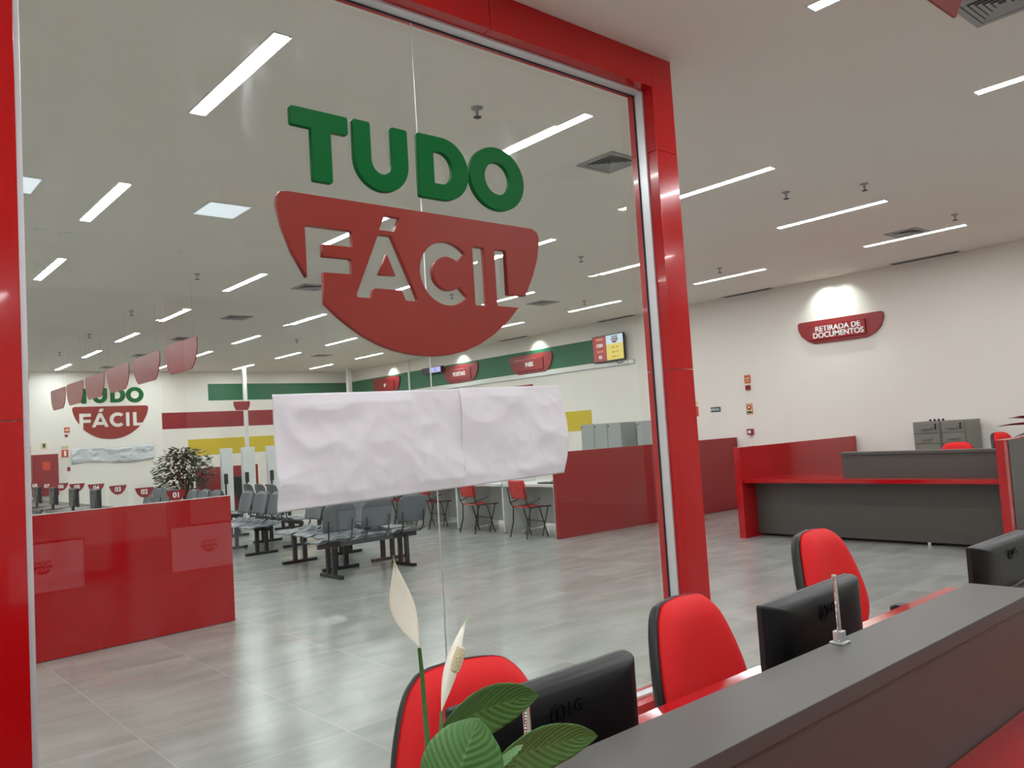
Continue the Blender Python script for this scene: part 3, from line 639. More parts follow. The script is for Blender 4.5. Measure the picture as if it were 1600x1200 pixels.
# ------------------------------------------------------------------ office chairs
def make_office_chair(label, group='red office chairs behind the counter'):
    r = thing('office_chair', label, 'office chair', (0, 0, 0), 0, group)   # faces -Y, backrest at y=0.2..0.3
    # backrest outline (x, z above its foot), taper towards the top
    def outline(k, y):
        half = [(0.0, 0.0), (0.13, 0.0), (0.195, 0.03), (0.225, 0.09), (0.228, 0.16), (0.215, 0.24), (0.193, 0.32), (0.165, 0.39), (0.135, 0.43), (0.095, 0.452), (0.0, 0.46)]
        H_ = []
        for q in range(len(half)-1):
            p0 = half[max(q-1, 0)]; p1 = half[q]; p2 = half[q+1]; p3 = half[min(q+2, len(half)-1)]
            for t in (0, 0.25, 0.5, 0.75):
                H_.append(tuple(0.5*((2*p1[a])+(-p0[a]+p2[a])*t+(2*p0[a]-5*p1[a]+4*p2[a]-p3[a])*t*t+(-p0[a]+3*p1[a]-3*p2[a]+p3[a])*t**3) for a in (0, 1)))
        pts = H_+[(0.0, 0.46)]+[(-x, z) for x, z in H_[:0:-1]]
        cz = 0.225
        return [(x*k, y, cz+(z-cz)*k) for x, z in pts]
    tilt = Matrix.Translation((0, 0.225, 0.47)) @ Matrix.Rotation(math.radians(-9), 4, 'X')
    def L_(rings, name, m, parent):
        mb = MB().loft([[tilt @ (Vector(v)+Vector((0, 0.9*(v[0]**2)*-0.9, 0))) for v in R_] for R_ in rings]); return mb.build(name, m, parent)
    L_([outline(k_, -0.062+0.062*(k_**9)) for k_ in (0.04, 0.3, 0.5, 0.62, 0.72, 0.80, 0.86, 0.91, 0.95, 0.98, 1.0)]+[outline(1.0, 0.0)], 'backrest', 'fabric', r)
    L_([outline(0.98, 0.002), outline(1.0, 0.003), outline(1.005, 0.024), outline(0.975, 0.042), outline(0.85, 0.046)], 'back_shell', 'blackp', r)
    def so(k, z):
        c = round_poly([(-0.235, -0.24, 0.09), (0.235, -0.24, 0.09), (0.225, 0.20, 0.12), (-0.225, 0.20, 0.12)], 0, 6)
        return [(x*k, y*k, z) for x, y in c]
    MB().loft([so(0.97, 0.425), so(1.0, 0.44), so(1.0, 0.475), so(0.96, 0.49), so(0.85, 0.497)]).build('seat', 'fabric', r)
    MB().loft([so(0.85, 0.40), so(0.99, 0.405), so(1.0, 0.428)]).build('seat_shell', 'blackp', r)
    MB().tube([(0, 0.05, 0.39), (0, 0.26, 0.39), (0, 0.285, 0.45), (0, 0.29, 0.68)], 0.022, 10).build('back_support', 'blackp', r)
    MB().tube([(0, 0, 0.09), (0, 0, 0.40)], [0.035, 0.024], 14).build('gas_column', 'blackp', r)
    for k in range(5):
        a = 2*PI*k/5+0.3; b_ = MB().tube([(0, 0, 0.10), (0.17*math.cos(a), 0.17*math.sin(a), 0.085), (0.30*math.cos(a), 0.30*math.sin(a), 0.065)], [0.028, 0.02, 0.014], 8)
        leg = b_.build('base_leg', 'blackp', r)
        MB().lathe([(0.0, -0.022), (0.027, -0.02), (0.027, 0.02), (0.0, 0.022)], 14, (0.30*math.cos(a), 0.30*math.sin(a), 0.028), axis='y').build('castor', 'blackp', leg)
    for s_ in (-1, 1):
        am = MB().tube([(s_*0.20, 0.02, 0.41), (s_*0.27, 0.02, 0.43), (s_*0.275, 0.02, 0.62)], 0.014, 8).build('armrest', 'blackp', r)
        MB().loft([[(s_*0.275+x, y-0.02, z) for x, y in round_poly([(-0.04*k, -0.13*k), (0.04*k, -0.13*k), (0.04*k, 0.13*k), (-0.04*k, 0.13*k)], 0.03, 4)] for k, z in ((0.9, 0.615), (1.0, 0.62), (1.0, 0.635), (0.85, 0.645))]).build('arm_pad', 'blackp', am)
    return r
oc = make_office_chair('red office chair behind the peace lily, nearest the viewpoint'); oc.location = (1.238, 1.46, 0); oc.rotation_euler = (0, 0, math.radians(-9)); oc.scale = (1.05, 1, 1)
c2 = dup(oc, (2.225, 1.47, 0.0), math.radians(3), 'red office chair in the middle, in front of the portal post')
c3 = dup(oc, (3.19, 1.52, 0.0), math.radians(2), 'red office chair standing right of the portal, partly behind a monitor')
c2.scale = (1, 1, 1); c3.scale = (1, 1, 1)
for c_ in c3.children:   # this chair is set higher
    if c_.name.startswith('arm'): c_.location.z += 0.045
    if c_.name.startswith(('backrest', 'back_shell', 'seat', 'back_support')): c_.location.z += 0.10
for c_ in oc.children: pass

def raise_chair(c, dz):
    for k in c.children:
        if not k.name.startswith(('base_leg', 'gas_column')): k.location.z += dz
# ------------------------------------------------------------------ chained pens
def make_pen(label):
    r = thing('counter_pen', label, 'pen', (0, 0, LZ), 0, 'chained pens standing on the counter ledge')
    MB().box((-0.016, -0.016, 0), (0.016, 0.016, 0.0045)).build('base_plate', 'alu', r, bevel=0.001)
    MB().box((-0.010, -0.010, 0.0045), (0.010, 0.010, 0.026)).build('holder', 'alu', r, bevel=0.0015)
    MB().tube([(0, 0, 0.026), (-0.002, 0, 0.132), (-0.002, 0, 0.136), (-0.002, 0, 0.142)], [0.0055, 0.0050, 0.0062, 0.0055], 12).build('pen_barrel', 'chrome', r)
    ch = MB()
    pts = [Vector((-0.004-0.0095*math.sin(PI*t*0.5+0.3), -0.004, 0.13-0.122*t)) for t in [i/34 for i in range(35)]]
    for p in pts: ch.lathe([(0, -0.0016), (0.0012, -0.001), (0.0016, 0), (0.0012, 0.001), (0, 0.0016)], 6, tuple(p))
    ch.tube(pts, 0.0004, 4); ch.build('ball_chain', 'chrome', r); return r
pn = make_pen('metal counter pen with ball chain standing in front of the middle monitor'); pn.location = (1.64, 0.893, LZ)
dup(pn, (0.695, 0.81, LZ), 0.1, 'metal counter pen half hidden behind the lily leaves')

# ------------------------------------------------------------------ peace lily
pl = thing('peace_lily', 'potted peace lily with two white flowers in front of the near chair', 'potted plant', (0.50, 0.60, 0.758))
PR = Vector(pl.location)
MB().lathe([(0.0, 0), (0.055, 0), (0.075, 0.13), (0.08, 0.14), (0.074, 0.145), (0.068, 0.13), (0, 0.125)], 28).build('pot', 'pot', pl)
MB().lathe([(0.067, 0.128), (0.0, 0.132)], 20).build('soil', 'soil', pl)
def leaf(base, tip, w, side, arch=0.1, cup=0.15, name='leaf', m='leaf', prof=None, nu=14, nv=30, twist=0, tipcurl=0):
    base, tip, side = Vector(base)-PR, Vector(tip)-PR, Vector(side).normalized()
    ax = tip-base; L_ = ax.length; nrm = ax.cross(side).normalized(); side = nrm.cross(ax).normalized()*-1
    mb = MB(); uvs = []
    pr = prof or (lambda v: math.sin(PI*min(1, v**0.75))**0.75*(1-0.35*v))
    def fn(u, v):
        p = base+ax*v+nrm*(arch*L_*math.sin(PI*v)*1.0)+side*(tipcurl*L_*v*v)
        s_ = (u-0.5)*2; ww = w/2*pr(v)
        a = twist*v; sd = side*math.cos(a)+nrm*math.sin(a); nn = nrm*math.cos(a)-side*math.sin(a)
        return p+sd*(s_*ww*math.cos(cup*abs(s_)))+nn*(abs(s_)**1.5*ww*cup*1.2 + 0.012*ww*math.sin(14*(v-0.3*abs(s_))*3))
    mb.grid(fn, nu, nv)
    me = bpy.data.meshes.new(name); me.from_pydata([tuple(v) for v in mb.v], [], mb.f)
    uv = me.uv_layers.new(name='UVMap')
    for lp in me.loops:
        i = lp.vertex_index; uv.data[lp.index].uv = ((i % (nu+1))/nu, (i//(nu+1))/nv)
    for p in me.polygons: p.use_smooth = True
    return link(name, me, m, pl, solid=0.0006)
D_ = 0.72
def Q(x, y, d=D_): return at(x, y, 'y', d)
def stalk(pts, r, parent=pl):
    return MB().tube([Vector(p)-PR for p in pts], r, 8)
root = PR+Vector((0, 0, 0.13))
SPF = lambda v: max(0.015, math.sin(PI/2*v/0.42)**1.15) if v < 0.42 else max(0.008, max(0.0, math.cos(PI/2*(v-0.42)/0.58))**1.7)
# flower one
f1b = Q(655, 1012); f1t = Q(614, 868, 0.74)
st1 = stalk([root, Q(672, 1230, 0.68), Q(667, 1150, 0.70), Q(660, 1060), f1b], [0.0032, 0.003, 0.0028, 0.0024, 0.002]).build('flower_stem', 'stem', pl)
vdir = (Q(640, 940)-Vector((0, 0, EYE))).normalized()
sp1 = leaf(f1b, f1t, 0.029, (RT*0.8+fw*0.5), arch=0.07, cup=0.35, name='spathe', m='spathe', prof=SPF)
# flower two with spadix
f2b = Q(690, 1112); f2t = Q(732, 962, 0.75)
stalk([root, Q(690, 1200, 0.69), Q(689, 1140, 0.71), f2b], [0.0028, 0.0026, 0.0022, 0.0018]).build('flower_stem', 'stem', pl)
leaf(f2b, f2t, 0.019, (RT*0.8-fw*0.5), arch=-0.10, cup=0.5, name='spathe', m='spathe', prof=SPF)
sdx = MB(); a0, a1 = Q(710, 1049, 0.70)-PR, Q(721, 1012, 0.70)-PR; axd = (a1-a0)
sdx.tube([a0-axd*0.06, a0, a0+axd*0.5, a1, a1+axd*0.07], [0.001, 0.0034, 0.0042, 0.0032, 0.0008], 10)
uu = axd.cross(Vector((0, 0, 1))).normalized(); vv = axd.cross(uu).normalized()
for i in range(11):
    for k in range(8):
        a = 2*PI*(k+0.5*(i % 2))/8; p = a0+axd*((i+0.5)/11)+(uu*math.cos(a)+vv*math.sin(a))*(0.0046-0.0011*abs(i-5)/5)
        sdx.lathe([(0, -0.0017), (0.0012, -0.0012), (0.0017, 0), (0.0012, 0.0012), (0, 0.0017)], 6, tuple(p))
sdx.build('spadix', 'spadix', pl)
# leaves
def lf(bp, tp, w, side, arch, cup, **k):
    b_ = Q(*bp); t_ = Q(*tp)
    stalk([root, root*0.4+b_*0.6+Vector((0, 0, 0.0)), b_, b_*0.8+t_*0.2], [0.003, 0.0026, 0.0022, 0.0015]).build('leaf_stalk', 'stem', pl)
    return leaf(b_, t_, w, side, arch, cup, **k)
BR = lambda v: max(0.02, math.sin(PI*min(1, (0.06+0.94*v)**0.85))**0.62) if v < 0.82 else max(0.0, math.sin(PI*(0.06+0.94*0.82)**0.85)**0.62*((1-v)/0.18)**0.8)
lf((688, 1150, 0.76), (842, 1086, 0.80), 0.068, UP*0.9-fw*0.2, -0.07, 0.15, prof=BR)
lf((698, 1275, 0.64), (748, 1122, 0.62), 0.086, RT*1.0-fw*0.25, -0.10, 0.3, prof=BR)
lf((735, 1240, 0.655), (808, 1166, 0.665), 0.095, RT*0.5+UP*0.8-fw*0.3, -0.05, 0.25, prof=BR)
lf((770, 1205, 0.70), (934, 1150, 0.74), 0.060, UP*0.95-fw*0.2, -0.06, 0.15, prof=BR)
lf((640, 1320, 0.62), (600, 1250, 0.55), 0.06, RT+UP*0.3, 0.1, 0.3)
lf((720, 1330, 0.66), (860, 1260, 0.60), 0.06, UP-RT*0.3, 0.1, 0.3)
lf((560, 1330, 0.70), (520, 1260, 0.78), 0.06, RT+UP*0.3, 0.1, 0.3)

# ------------------------------------------------------------------ far reception desk
rd = thing('reception_desk', 'red and charcoal reception desk with raised ledge beyond the portal', 'desk', (8.97, 3.0, 0))
def rb(n, a, b, m, bv=0.002): return pbox(n, a, b, m, rd, bv)
rb('side_panel', (8.97, 6.02, 0), (RX-0.01, 6.11, 1.145), 'red')
rb('side_panel', (8.97, 2.985, 0), (11.2, 3.065, 1.135), 'red')
rb('outer_cladding', (9.075, 2.978, 0.0), (11.19, 2.985, 1.125), 'grey', 0)
rb('counter_top', (9.0, 3.065, 0.695), (9.80, 6.02, 0.742), 'red')
rb('front_panel', (9.27, 3.065, 0.035), (9.30, 6.02, 0.695), 'grey')
rb('raised_panel', (9.27, 3.065, 0.742), (9.30, 4.83, 1.005), 'grey')
rb('ledge', (9.25, 3.065, 1.005), (9.42, 4.84, 1.035), 'grey', 0.001)
rb('plinth', (9.33, 3.1, 0), (9.36, 6.0, 0.035), 'dark', 0)
for y in (3.9, 5.0): rb('levelling_foot', (9.27, y, 0), (9.30, y+0.03, 0.036), 'alu', 0)
oc2 = dup(oc, (10.17, 3.98, 0), math.radians(-90), 'red office chair showing only its top behind the reception ledge'); oc2['group'] = 'red office chairs at the reception desk'
raise_chair(oc2, 0.145)
oc3 = dup(oc, (10.78, 3.36, 0), math.radians(-10), 'red office chair peeking over the right reception side panel'); oc3['group'] = 'red office chairs at the reception desk'
raise_chair(oc3, 0.235)
# red-leaved plant at the right edge
rp = thing('red_leaf_plant', 'potted plant with thin dark red blades at the right edge', 'potted plant', (10.2, 2.70, 0))
MB().lathe([(0, 0), (0.11, 0), (0.15, 0.34), (0.14, 0.34), (0.12, 0.30), (0, 0.3)], 20).build('pot', 'pot', rp)
MB().tube([(0, 0, 0.3), (0.02, 0.02, 1.2)], 0.012, 8).build('stem', 'bark', rp)
bl_ = MB()
for k in range(22):
    a = 2*PI*k/22+random.uniform(-.1, .1); e_ = random.uniform(0.05, 0.6); L_ = random.uniform(0.55, 0.75)
    d = Vector((math.cos(a)*math.cos(e_), math.sin(a)*math.cos(e_), math.sin(e_))); sd = Vector((-math.sin(a), math.cos(a), 0.9)).normalized()
    def fb(u, v): 
        p = Vector((0.02, 0.02, 1.2))+d*(L_*v)-Vector((0, 0, 0.16*v*v)); return p+sd*((u-0.5)*0.07*(1-v**2)+0.0)
    bl_.grid(fb, 2, 8)
bl_.build('foliage', 'redleaf', rp, solid=0.001)
# filing cabinets
def make_file(label, w):
    r = thing('filing_cabinet', label, 'filing cabinet', (0, 0, 0), RW, 'filing cabinets against the right wall')   # front -Y, width along X
    MB().box((0, 0, 0), (w, 0.5, 1.31)).build('body', 'cab', r, bevel=0.003)
    for k in range(9):
        z = 0.05+k*0.138
        d = MB().box((0.015, -0.018, z), (w-0.015, 0, z+0.131)).build('drawer', 'cab', r, bevel=0.003)
        hb = MB().box((w/2-0.065, -0.040, z+0.065), (w/2+0.065, -0.018, z+0.074)); hb.box((w/2-0.065, -0.040, z+0.056), (w/2+0.065, -0.036, z+0.065)); hb.build('handle', 'cab', d, bevel=0.001)
    MB().lathe([(0.0, -0.028), (0.012, -0.028), (0.012, -0.018)], 10, (w-0.06, 0, 0), axis='y').build('lock', 'blackp', r, loc=(0, 0, 1.27))
    MB().box((w-0.068, -0.036, 1.20), (w-0.052, -0.028, 1.275)).build('key', 'blackp', r); return r
f1 = make_file('olive grey drawer filing cabinet, left of the pair', 0.36); f1.location = (11.5, 4.93, 0)
make_file('olive grey drawer filing cabinet, right of the pair', 0.31).location = (11.5, 4.565, 0)
for k in range(4):
    o = MB().lathe([(0, 0), (0.014, 0.003), (0.017, 0.014), (0.011, 0.03), (0, 0.032)], 12).build('small_knob', 'blackp', loc=(11.56, 4.72-0.055*k, 1.311)); tag(o, 'small dark round knob lying on top of the filing cabinets', 'knob', 'dark knobs on the filing cabinets')

# ------------------------------------------------------------------ small signs on the right wall
def wsign(name, label, cat, y0, y1, z0, z1, m, inner=None, x=RX, th=0.008):
    r = thing(name, label, cat, (x, (y0+y1)/2, z0), RW); w = abs(y1-y0); h = z1-z0
    MB().box((-w/2, -th, 0), (w/2, 0, h)).build('plate', m, r, bevel=0.001)
    for k in inner or []:
        kind = k[0]
        if kind == 'box': MB().box((k[1]*w, -th-0.002, k[2]*h), (k[3]*w, -th, k[4]*h)).build(k[6], k[5], r)
        elif kind == 'disc': MB().lathe([(0.0, -th-k[5]), (k[3]*h, -th-k[5]), (k[3]*h, -th)], 20, (k[1]*w, 0, k[2]*h), axis='y').build(k[6], k[4], r)
        elif kind == 'text': o = link('lettering', text_mesh(k[1], k[2], 0.002, k[2]*0.02), k[5], r); o.location = (k[3]*w, -th, k[4]*h)
    return r
wsign('alarm_sign', 'small orange-red alarm sign high on the right wall', 'sign', 7.875, 7.76, 2.10, 2.235, 'orange', [('box', -0.35, 0.18, 0.35, 0.3, 'signy', 'symbol'), ('box', -0.3, 0.45, -0.05, 0.68, 'signy', 'symbol'), ('box', 0.05, 0.45, 0.3, 0.75, 'signy', 'symbol')])
wsign('alarm_sounder', 'small dark red alarm box under the orange sign on the right wall', 'alarm', 7.85, 7.775, 1.985, 2.065, 'darkred', [('disc', 0, 0.5, 0.3, 'red', 0.012, 'horn')], th=0.04)
wsign('alarm_call_sign', 'small pale framed sign with a red ring on the right wall', 'sign', 7.885, 7.765, 1.575, 1.755, 'orange', [('box', -0.42, 0.05, 0.42, 0.95, 'signy', 'panel'), ('disc', 0, 0.64, 0.24, 'orange', 0.004, 'ring'), ('disc', 0, 0.64, 0.11, 'ink', 0.006, 'button_mark'), ('box', -0.32, 0.12, 0.32, 0.28, 'blackink', 'caption')])
wsign('alarm_call_point', 'small dark red call point box low on the right wall', 'alarm', 7.88, 7.775, 1.235, 1.33, 'darkred', [('box', -0.3, 0.25, 0.25, 0.75, 'ink', 'window')], th=0.05)
wsign('exit_sign', 'dark green SAÍDA exit sign beside the portal post', 'sign', 8.60, 8.40, 1.655, 1.72+0.02, 'exitg', [('text', 'SAÍDA', 0.055, -0.15, 0.5, 'ink'), ('box', 0.28, 0.25, 0.36, 0.8, 'ink', 'running_figure')])
wsign('extinguisher_sign', 'orange fire extinguisher sign half hidden by the portal post', 'sign', 9.0, 8.865, 1.60, 1.78, 'orange', [('box', -0.12, 0.15, 0.12, 0.8, 'ink', 'symbol')])
wsign('notice_plate', 'small pale green notice above the fire extinguisher sign', 'sign', 9.0, 8.87, 1.80, 1.87, 'signy')
wsign('switch_plate', 'faint white switch plate on the right wall above the lockers', 'switch plate', 9.75, 9.6, 1.8, 1.95, 'whitem')
# television
tv = thing('television', 'wall television with red, white and yellow queue display', 'television', (RX-0.02, 10.8, 2.79), RW-0.05)
MB().box((-0.43, -0.10, 0), (0.43, -0.06, 0.52)).build('casing', 'blackp', tv, bevel=0.004)
MB().box((-0.1, -0.06, 0.15), (0.1, 0.0, 0.38)).build('wall_mount', 'steelk', tv)
scn = MB().box((-0.415, -0.102, 0.02), (-0.04, -0.100, 0.505)).build('screen', 'scr_red', tv)
MB().box((-0.04, -0.102, 0.33), (0.415, -0.100, 0.505)).build('screen', 'scr_white', tv)
MB().box((-0.04, -0.102, 0.02), (0.415, -0.100, 0.33)).build('screen', 'scr_yellow', tv)
for tx, sz, x, z, m_ in (('SENHA', 0.06, -0.22, 0.45, 'scr_or'), ('C001', 0.09, -0.22, 0.33, 'scr_txt'), ('GUICHÊ', 0.05, -0.22, 0.21, 'scr_or'), ('03', 0.09, -0.22, 0.10, 'scr_txt'),
                         ('C001   03', 0.045, 0.19, 0.26, 'orange'), ('C002   02', 0.045, 0.19, 0.17, 'orange'), ('C003   01', 0.045, 0.19, 0.08, 'orange')):
    o = link('lettering', text_mesh(tx, sz, 0.001, sz*0.015), m_, tv); o.location = (x, -0.102, z)
for nm, g, mt in (('screen_logo_green', [gT, gU] + gD + gO, 'green'), ('screen_logo_red', [bowl, gA, gAi, gAc, gC, gI], 'logored')):
    o = link(nm, plate_mesh([sc(c, 0.14) for c in g], 0.001), mt, tv); o.location = (0.19, -0.102, 0.435)
MB().tube([(0.15, -0.04, 0.0), (0.18, -0.03, -0.06), (0.26, -0.02, -0.05), (0.33, -0.02, -0.05)], 0.007, 6).build('cable', 'blackp', tv)
MB().box((0.33, -0.04, -0.085), (0.42, 0, -0.02)).build('socket_box', 'whitem', tv)
lp = thing('queue_display', 'small black queue display with lit violet screen beside the POSTAG sign', 'display', (RX-e, 16.75, 3.12), RW)
MB().box((-0.42, -0.14, 0), (0.42, -0.06, 0.16)).build('casing', 'blackp', lp, bevel=0.003); MB().box((-0.06, -0.143, 0.02), (0.40, -0.140, 0.145)).build('screen', 'scr_blue', lp); MB().box((-0.1, -0.06, 0.02), (0.1, 0, 0.12)).build('wall_mount', 'steelk', lp)
o = link('lettering', text_mesh('03', 0.09, 0.001), 'blackink', lp); o.location = (0.17, -0.143, 0.08)
# lockers
def make_locker(label, n):
    r = thing('metal_locker', label, 'locker', (0, 0, 0), RW, 'grey steel lockers behind the long red partition')
    MB().box((0, 0, 0), (0.35*n, 0.42, 1.585)).build('body', 'greym', r, bevel=0.003)
    for k in range(n):
        d = MB().box((0.35*k+0.008, -0.014, 0.05), (0.35*k+0.342, 0, 1.575)).build('door', 'greym', r, bevel=0.002)
        MB().lathe([(0, -0.03), (0.012, -0.03), (0.012, -0.014)], 10, (0.35*k+0.04, 0, 1.53), axis='y').build('lock', 'blackp', d)
    return r
make_locker('grey steel locker with three doors behind the red partition', 3).location = (11.6, 11.36, 0)
make_locker('grey steel locker seen just left of the portal post', 1).location = (11.6, 9.92, 0)

# ------------------------------------------------------------------ white customer desks along x=8.05
def make_cdesk(label, y):
    r = thing('customer_desk', label, 'desk', (8.05, y, 0), 0, 'white customer desks in a row')
    MB().box((0, 0, 0.705), (0.85, 1.14, 0.745)).build('desk_top', 'white', r, bevel=0.003)
    MB().box((0, 1.115, 0.01), (0.85, 1.145, 0.745)).build('side_panel', 'white', r, bevel=0.002)
    MB().box((0, 1.12, 0.745), (0.70, 1.15, 1.12)).build('privacy_panel', 'white', r, bevel=0.002)
    MB().box((0.70, 0.0, 0.08), (0.72, 1.115, 0.705)).build('modesty_panel', 'white', r)
    MB().lathe([(0.015, 0), (0.015, 0.01)], 8, (0.03, 1.13, 0)).build('levelling_foot', 'blackp', r); return r
dk = make_cdesk('white customer desk next to the long red partition', 8.52)

for y, lb in ((9.69, 'second white customer desk from the long red partition'), (10.86, 'third white customer desk from the long red partition'), (12.03, 'fourth white customer desk from the long red partition'), (13.2, 'fifth white customer desk, behind the end bench')):
    d2 = copy_tree(dk); d2.location = (8.05, y, 0); d2['label'] = lb
MB().box((0, -0.02, 0.01), (0.85, 0.0, 0.745)).build('side_panel', 'white', dk, bevel=0.002)
t_ = thing('keyboard', 'dark keyboard or cable bundle on the white desk by the red partition', 'keyboard', (8.12, 8.75, 0.745))
MB().box((0, -0.13, 0.001), (0.16, 0.17, 0.02)).build('body', 'blackp', t_, bevel=0.004)
MB().tube([(0.16, 0, 0.01), (0.25, 0.08, 0.03), (0.3, 0.2, 0.006)], 0.005, 6).build('cable', 'blackp', t_)
# visitor chairs
def make_visitor(label):
    r = thing('visitor_chair', label, 'chair', (0, 0, 0), 0, 'red visitor chairs at the white desks')   # faces +X
    def seatf(u, v): 
        x = -0.21+0.42*u; y = -0.22+0.44*v
        return (x, y, 0.455-0.02*math.sin(PI*u)-0.012*(1-((v-0.5)*2)**2)+(-0.03 if u > 0.85 else 0)*(u-0.85)/0.15)
    MB().grid(seatf, 12, 8).build('seat', 'fabric' if False else M['redplastic'], r, solid=0.008)
    def backf(u, v):
        y = -0.215+0.43*u; z = 0.56+0.27*v; sq_ = 1-0.06*(2*abs(v-0.5))**4
        return (-0.24-0.05*v+0.035*((u-0.5)*2)**2, y*sq_, z)
    MB().grid(backf, 10, 8).build('backrest', M['redplastic'], r, solid=0.008)
    bh = MB()
    for k in range(4): bh.lathe([(0, -0.03), (0.012, -0.03), (0.012, 0.0)], 8, (0, 0, 0))
    for s_ in (-1, 1):
        y = s_*0.215
        MB().tube([(-0.27, y, 0.0), (-0.20, y, 0.22), (-0.19, y, 0.43), (-0.235, y, 0.50), (-0.27, y, 0.72)], 0.010, 8).build('leg', 'steelk', r)
        MB().tube([(0.10, y, 0.43), (-0.02, y, 0.25), (0.16, y, 0.0)] if False else [(-0.02, y, 0.43), (0.10, y, 0.0)], 0.010, 8).build('leg', 'steelk', r)
        MB().tube([(0.17, y, 0.43), (0.02, y, 0.012)] if False else [(0.13, y, 0.43), (0.0, y, 0.01)], 0.009, 8).build('brace', 'steelk', r)
        MB().tube([(-0.20, y, 0.435), (0.18, y, 0.435)], 0.010, 8).build('seat_rail', 'steelk', r)
        MB().tube([(-0.235, y, 0.50), (-0.12, s_*0.235, 0.52), (-0.02, s_*0.25, 0.56)], 0.009, 8).build('back_hook', 'steelk', r)
    MB().tube([(0.05, -0.215, 0.22), (0.05, 0.215, 0.22)], 0.008, 8).build('stretcher', 'steelk', r); return r
M['redplastic'] = mat('red_translucent_plastic', (0.55, 0.012, 0.012), 0.25)
vc = make_visitor('red visitor chair at the desk beside the long red partition'); vc.location = (8.0, 8.93, 0); vc.rotation_euler = (0, 0, math.radians(-8))
dup(vc, (8.05, 10.2, 0), math.radians(-5), 'red visitor chair at the second white desk')
dup(vc, (8.13, 11.55, 0), math.radians(-3), 'red visitor chair at the third white desk, hidden above by the paper')
dup(vc, (8.1, 12.6, 0), 0, 'red visitor chair at the fourth white desk, only legs showing')

# ------------------------------------------------------------------ beam benches
def make_bench(label):
    """three grey seats along +Y (local), facing -X"""
    r = thing('beam_bench', label, 'bench', (0, 0, 0), 0, 'grey beam benches in the waiting area')
    L_ = 1.62
    MB().box((0.0, 0.08, 0.34), (0.055, L_-0.08, 0.39)).build('beam', 'steelk', r, bevel=0.004)
    for y in (0.27, L_-0.27):
        g = MB().box((-0.09, y-0.025, 0.03), (-0.04, y+0.025, 0.36)); g.box((0.05, y-0.025, 0.03), (0.10, y+0.025, 0.36)); g.box((-0.10, y-0.02, 0.34), (0.11, y+0.02, 0.365))
        lg_ = g.build('leg', 'steelk', r, bevel=0.004)
        MB().box((-0.24, y-0.03, 0.0), (0.24, y+0.03, 0.04)).build('foot_bar', 'steelk', lg_, bevel=0.008)
    for k in range(3):
        yc = 0.27+0.54*k
        def sf(u, v):
            x = -0.24+0.46*u; s_ = (v-0.5)*2; wv = 0.245*(1-0.10*(2*abs(u-0.5))**3)
            z = 0.43+0.006*math.cos(2*PI*abs(s_))-0.018*math.sin(PI*u)-0.035*max(0, 0.18-u)/0.18+0.03*max(0, u-0.85)/0.15
            return (x, yc+s_*wv, z)
        MB().grid(sf, 20, 20).build('seat', 'seat', r, solid=0.012)
        def bf(u, v):
            s_ = (u-0.5)*2; top = 1-0.12*abs(s_)**4; wv = 0.225*(1-0.10*(abs(2*v-1))**4)
            return (0.235+0.07*v-0.03*s_*s_+0.0, yc+s_*wv, 0.53+0.32*v*top)
        b_ = MB().grid(bf, 12, 12).build('backrest', 'seat', r, solid=0.012)
        for s_ in (-1, 1): MB().tube([(0.06, yc+s_*0.13, 0.41), (0.19, yc+s_*0.15, 0.415), (0.245, yc+s_*0.16, 0.48), (0.265, yc+s_*0.165, 0.66)], 0.010, 6).build('back_bracket', 'steelk', b_)
    return r
b0 = make_bench('grey two-row beam bench'); 
bl2 = [((4.90, 8.72), 0, 'grey beam bench facing left, nearest in the left-hand row'), ((4.97, 11.14), 0, 'grey beam bench facing left, second in the left-hand row'), ((5.0, 13.6), 0, 'grey beam bench facing left, third in the left-hand row'), ((5.02, 16.1), 0, 'grey beam bench facing left, farthest in the left-hand row'),
       ((5.64, 10.45), PI, 'grey beam bench facing right, nearest of the back-to-back row'), ((5.70, 13.1), PI, 'grey beam bench facing right, second of the back-to-back row'), ((5.74, 15.6), PI, 'grey beam bench facing right, third of the back-to-back row'), ((5.78, 18.1), PI, 'grey beam bench facing right, farthest of the back-to-back row'),
       ((6.85, 13.4), PI, 'grey beam bench showing below the paper, farther right'), ((6.8, 15.8), PI, 'grey beam bench farther right behind another one')]
b0.location = (*bl2[0][0], 0); b0['label'] = bl2[0][2]
for (x, y), rz, lb in bl2[1:]: dup(b0, (x, y, 0), rz, lb)
# end bench across the front, seats along X, backs towards the viewer
eb = dup(b0, (4.30, 8.30, 0), -PI/2, 'grey beam bench across the front with its back to the viewer')
eb.location = (4.28, 8.52, 0); eb.scale = (1, 0.90, 1)

# ------------------------------------------------------------------ kiosk boards, pillar, plant, back wall items
for i, (a, b_, lb) in enumerate(((346, 363, 'left of three tall white kiosk boards'), (379, 398, 'middle of three tall white kiosk boards'), (418, 436, 'right of three tall white kiosk boards, against the paper'))):
    y = 17.6; x0 = at(a, 700, 'y', y).x; x1 = at(b_, 700, 'y', y).x
    r = thing('kiosk_board', lb, 'kiosk', (x0, y, 0), 0, 'tall white kiosk boards')
    MB().box((0, 0, 0), (x1-x0, 0.12, 1.57)).build('board', 'white', r, bevel=0.004)
    MB().box((0.03, -0.05, 0.80), (0.10, 0.0, 1.02)).build('handset', 'blackp', r, bevel=0.004)
    MB().box((0.045, -0.02, 0.55), (0.075, 0.0, 0.80)).build('cable_cover', 'blackp', r)
o = MB().lathe([(0.055, 0), (0.055, H)], 16).build('pipe_column', 'whitem', loc=(8.45, 20.0, 0)); tag(o, 'slim white pipe column in front of the back wall stripes', 'column')
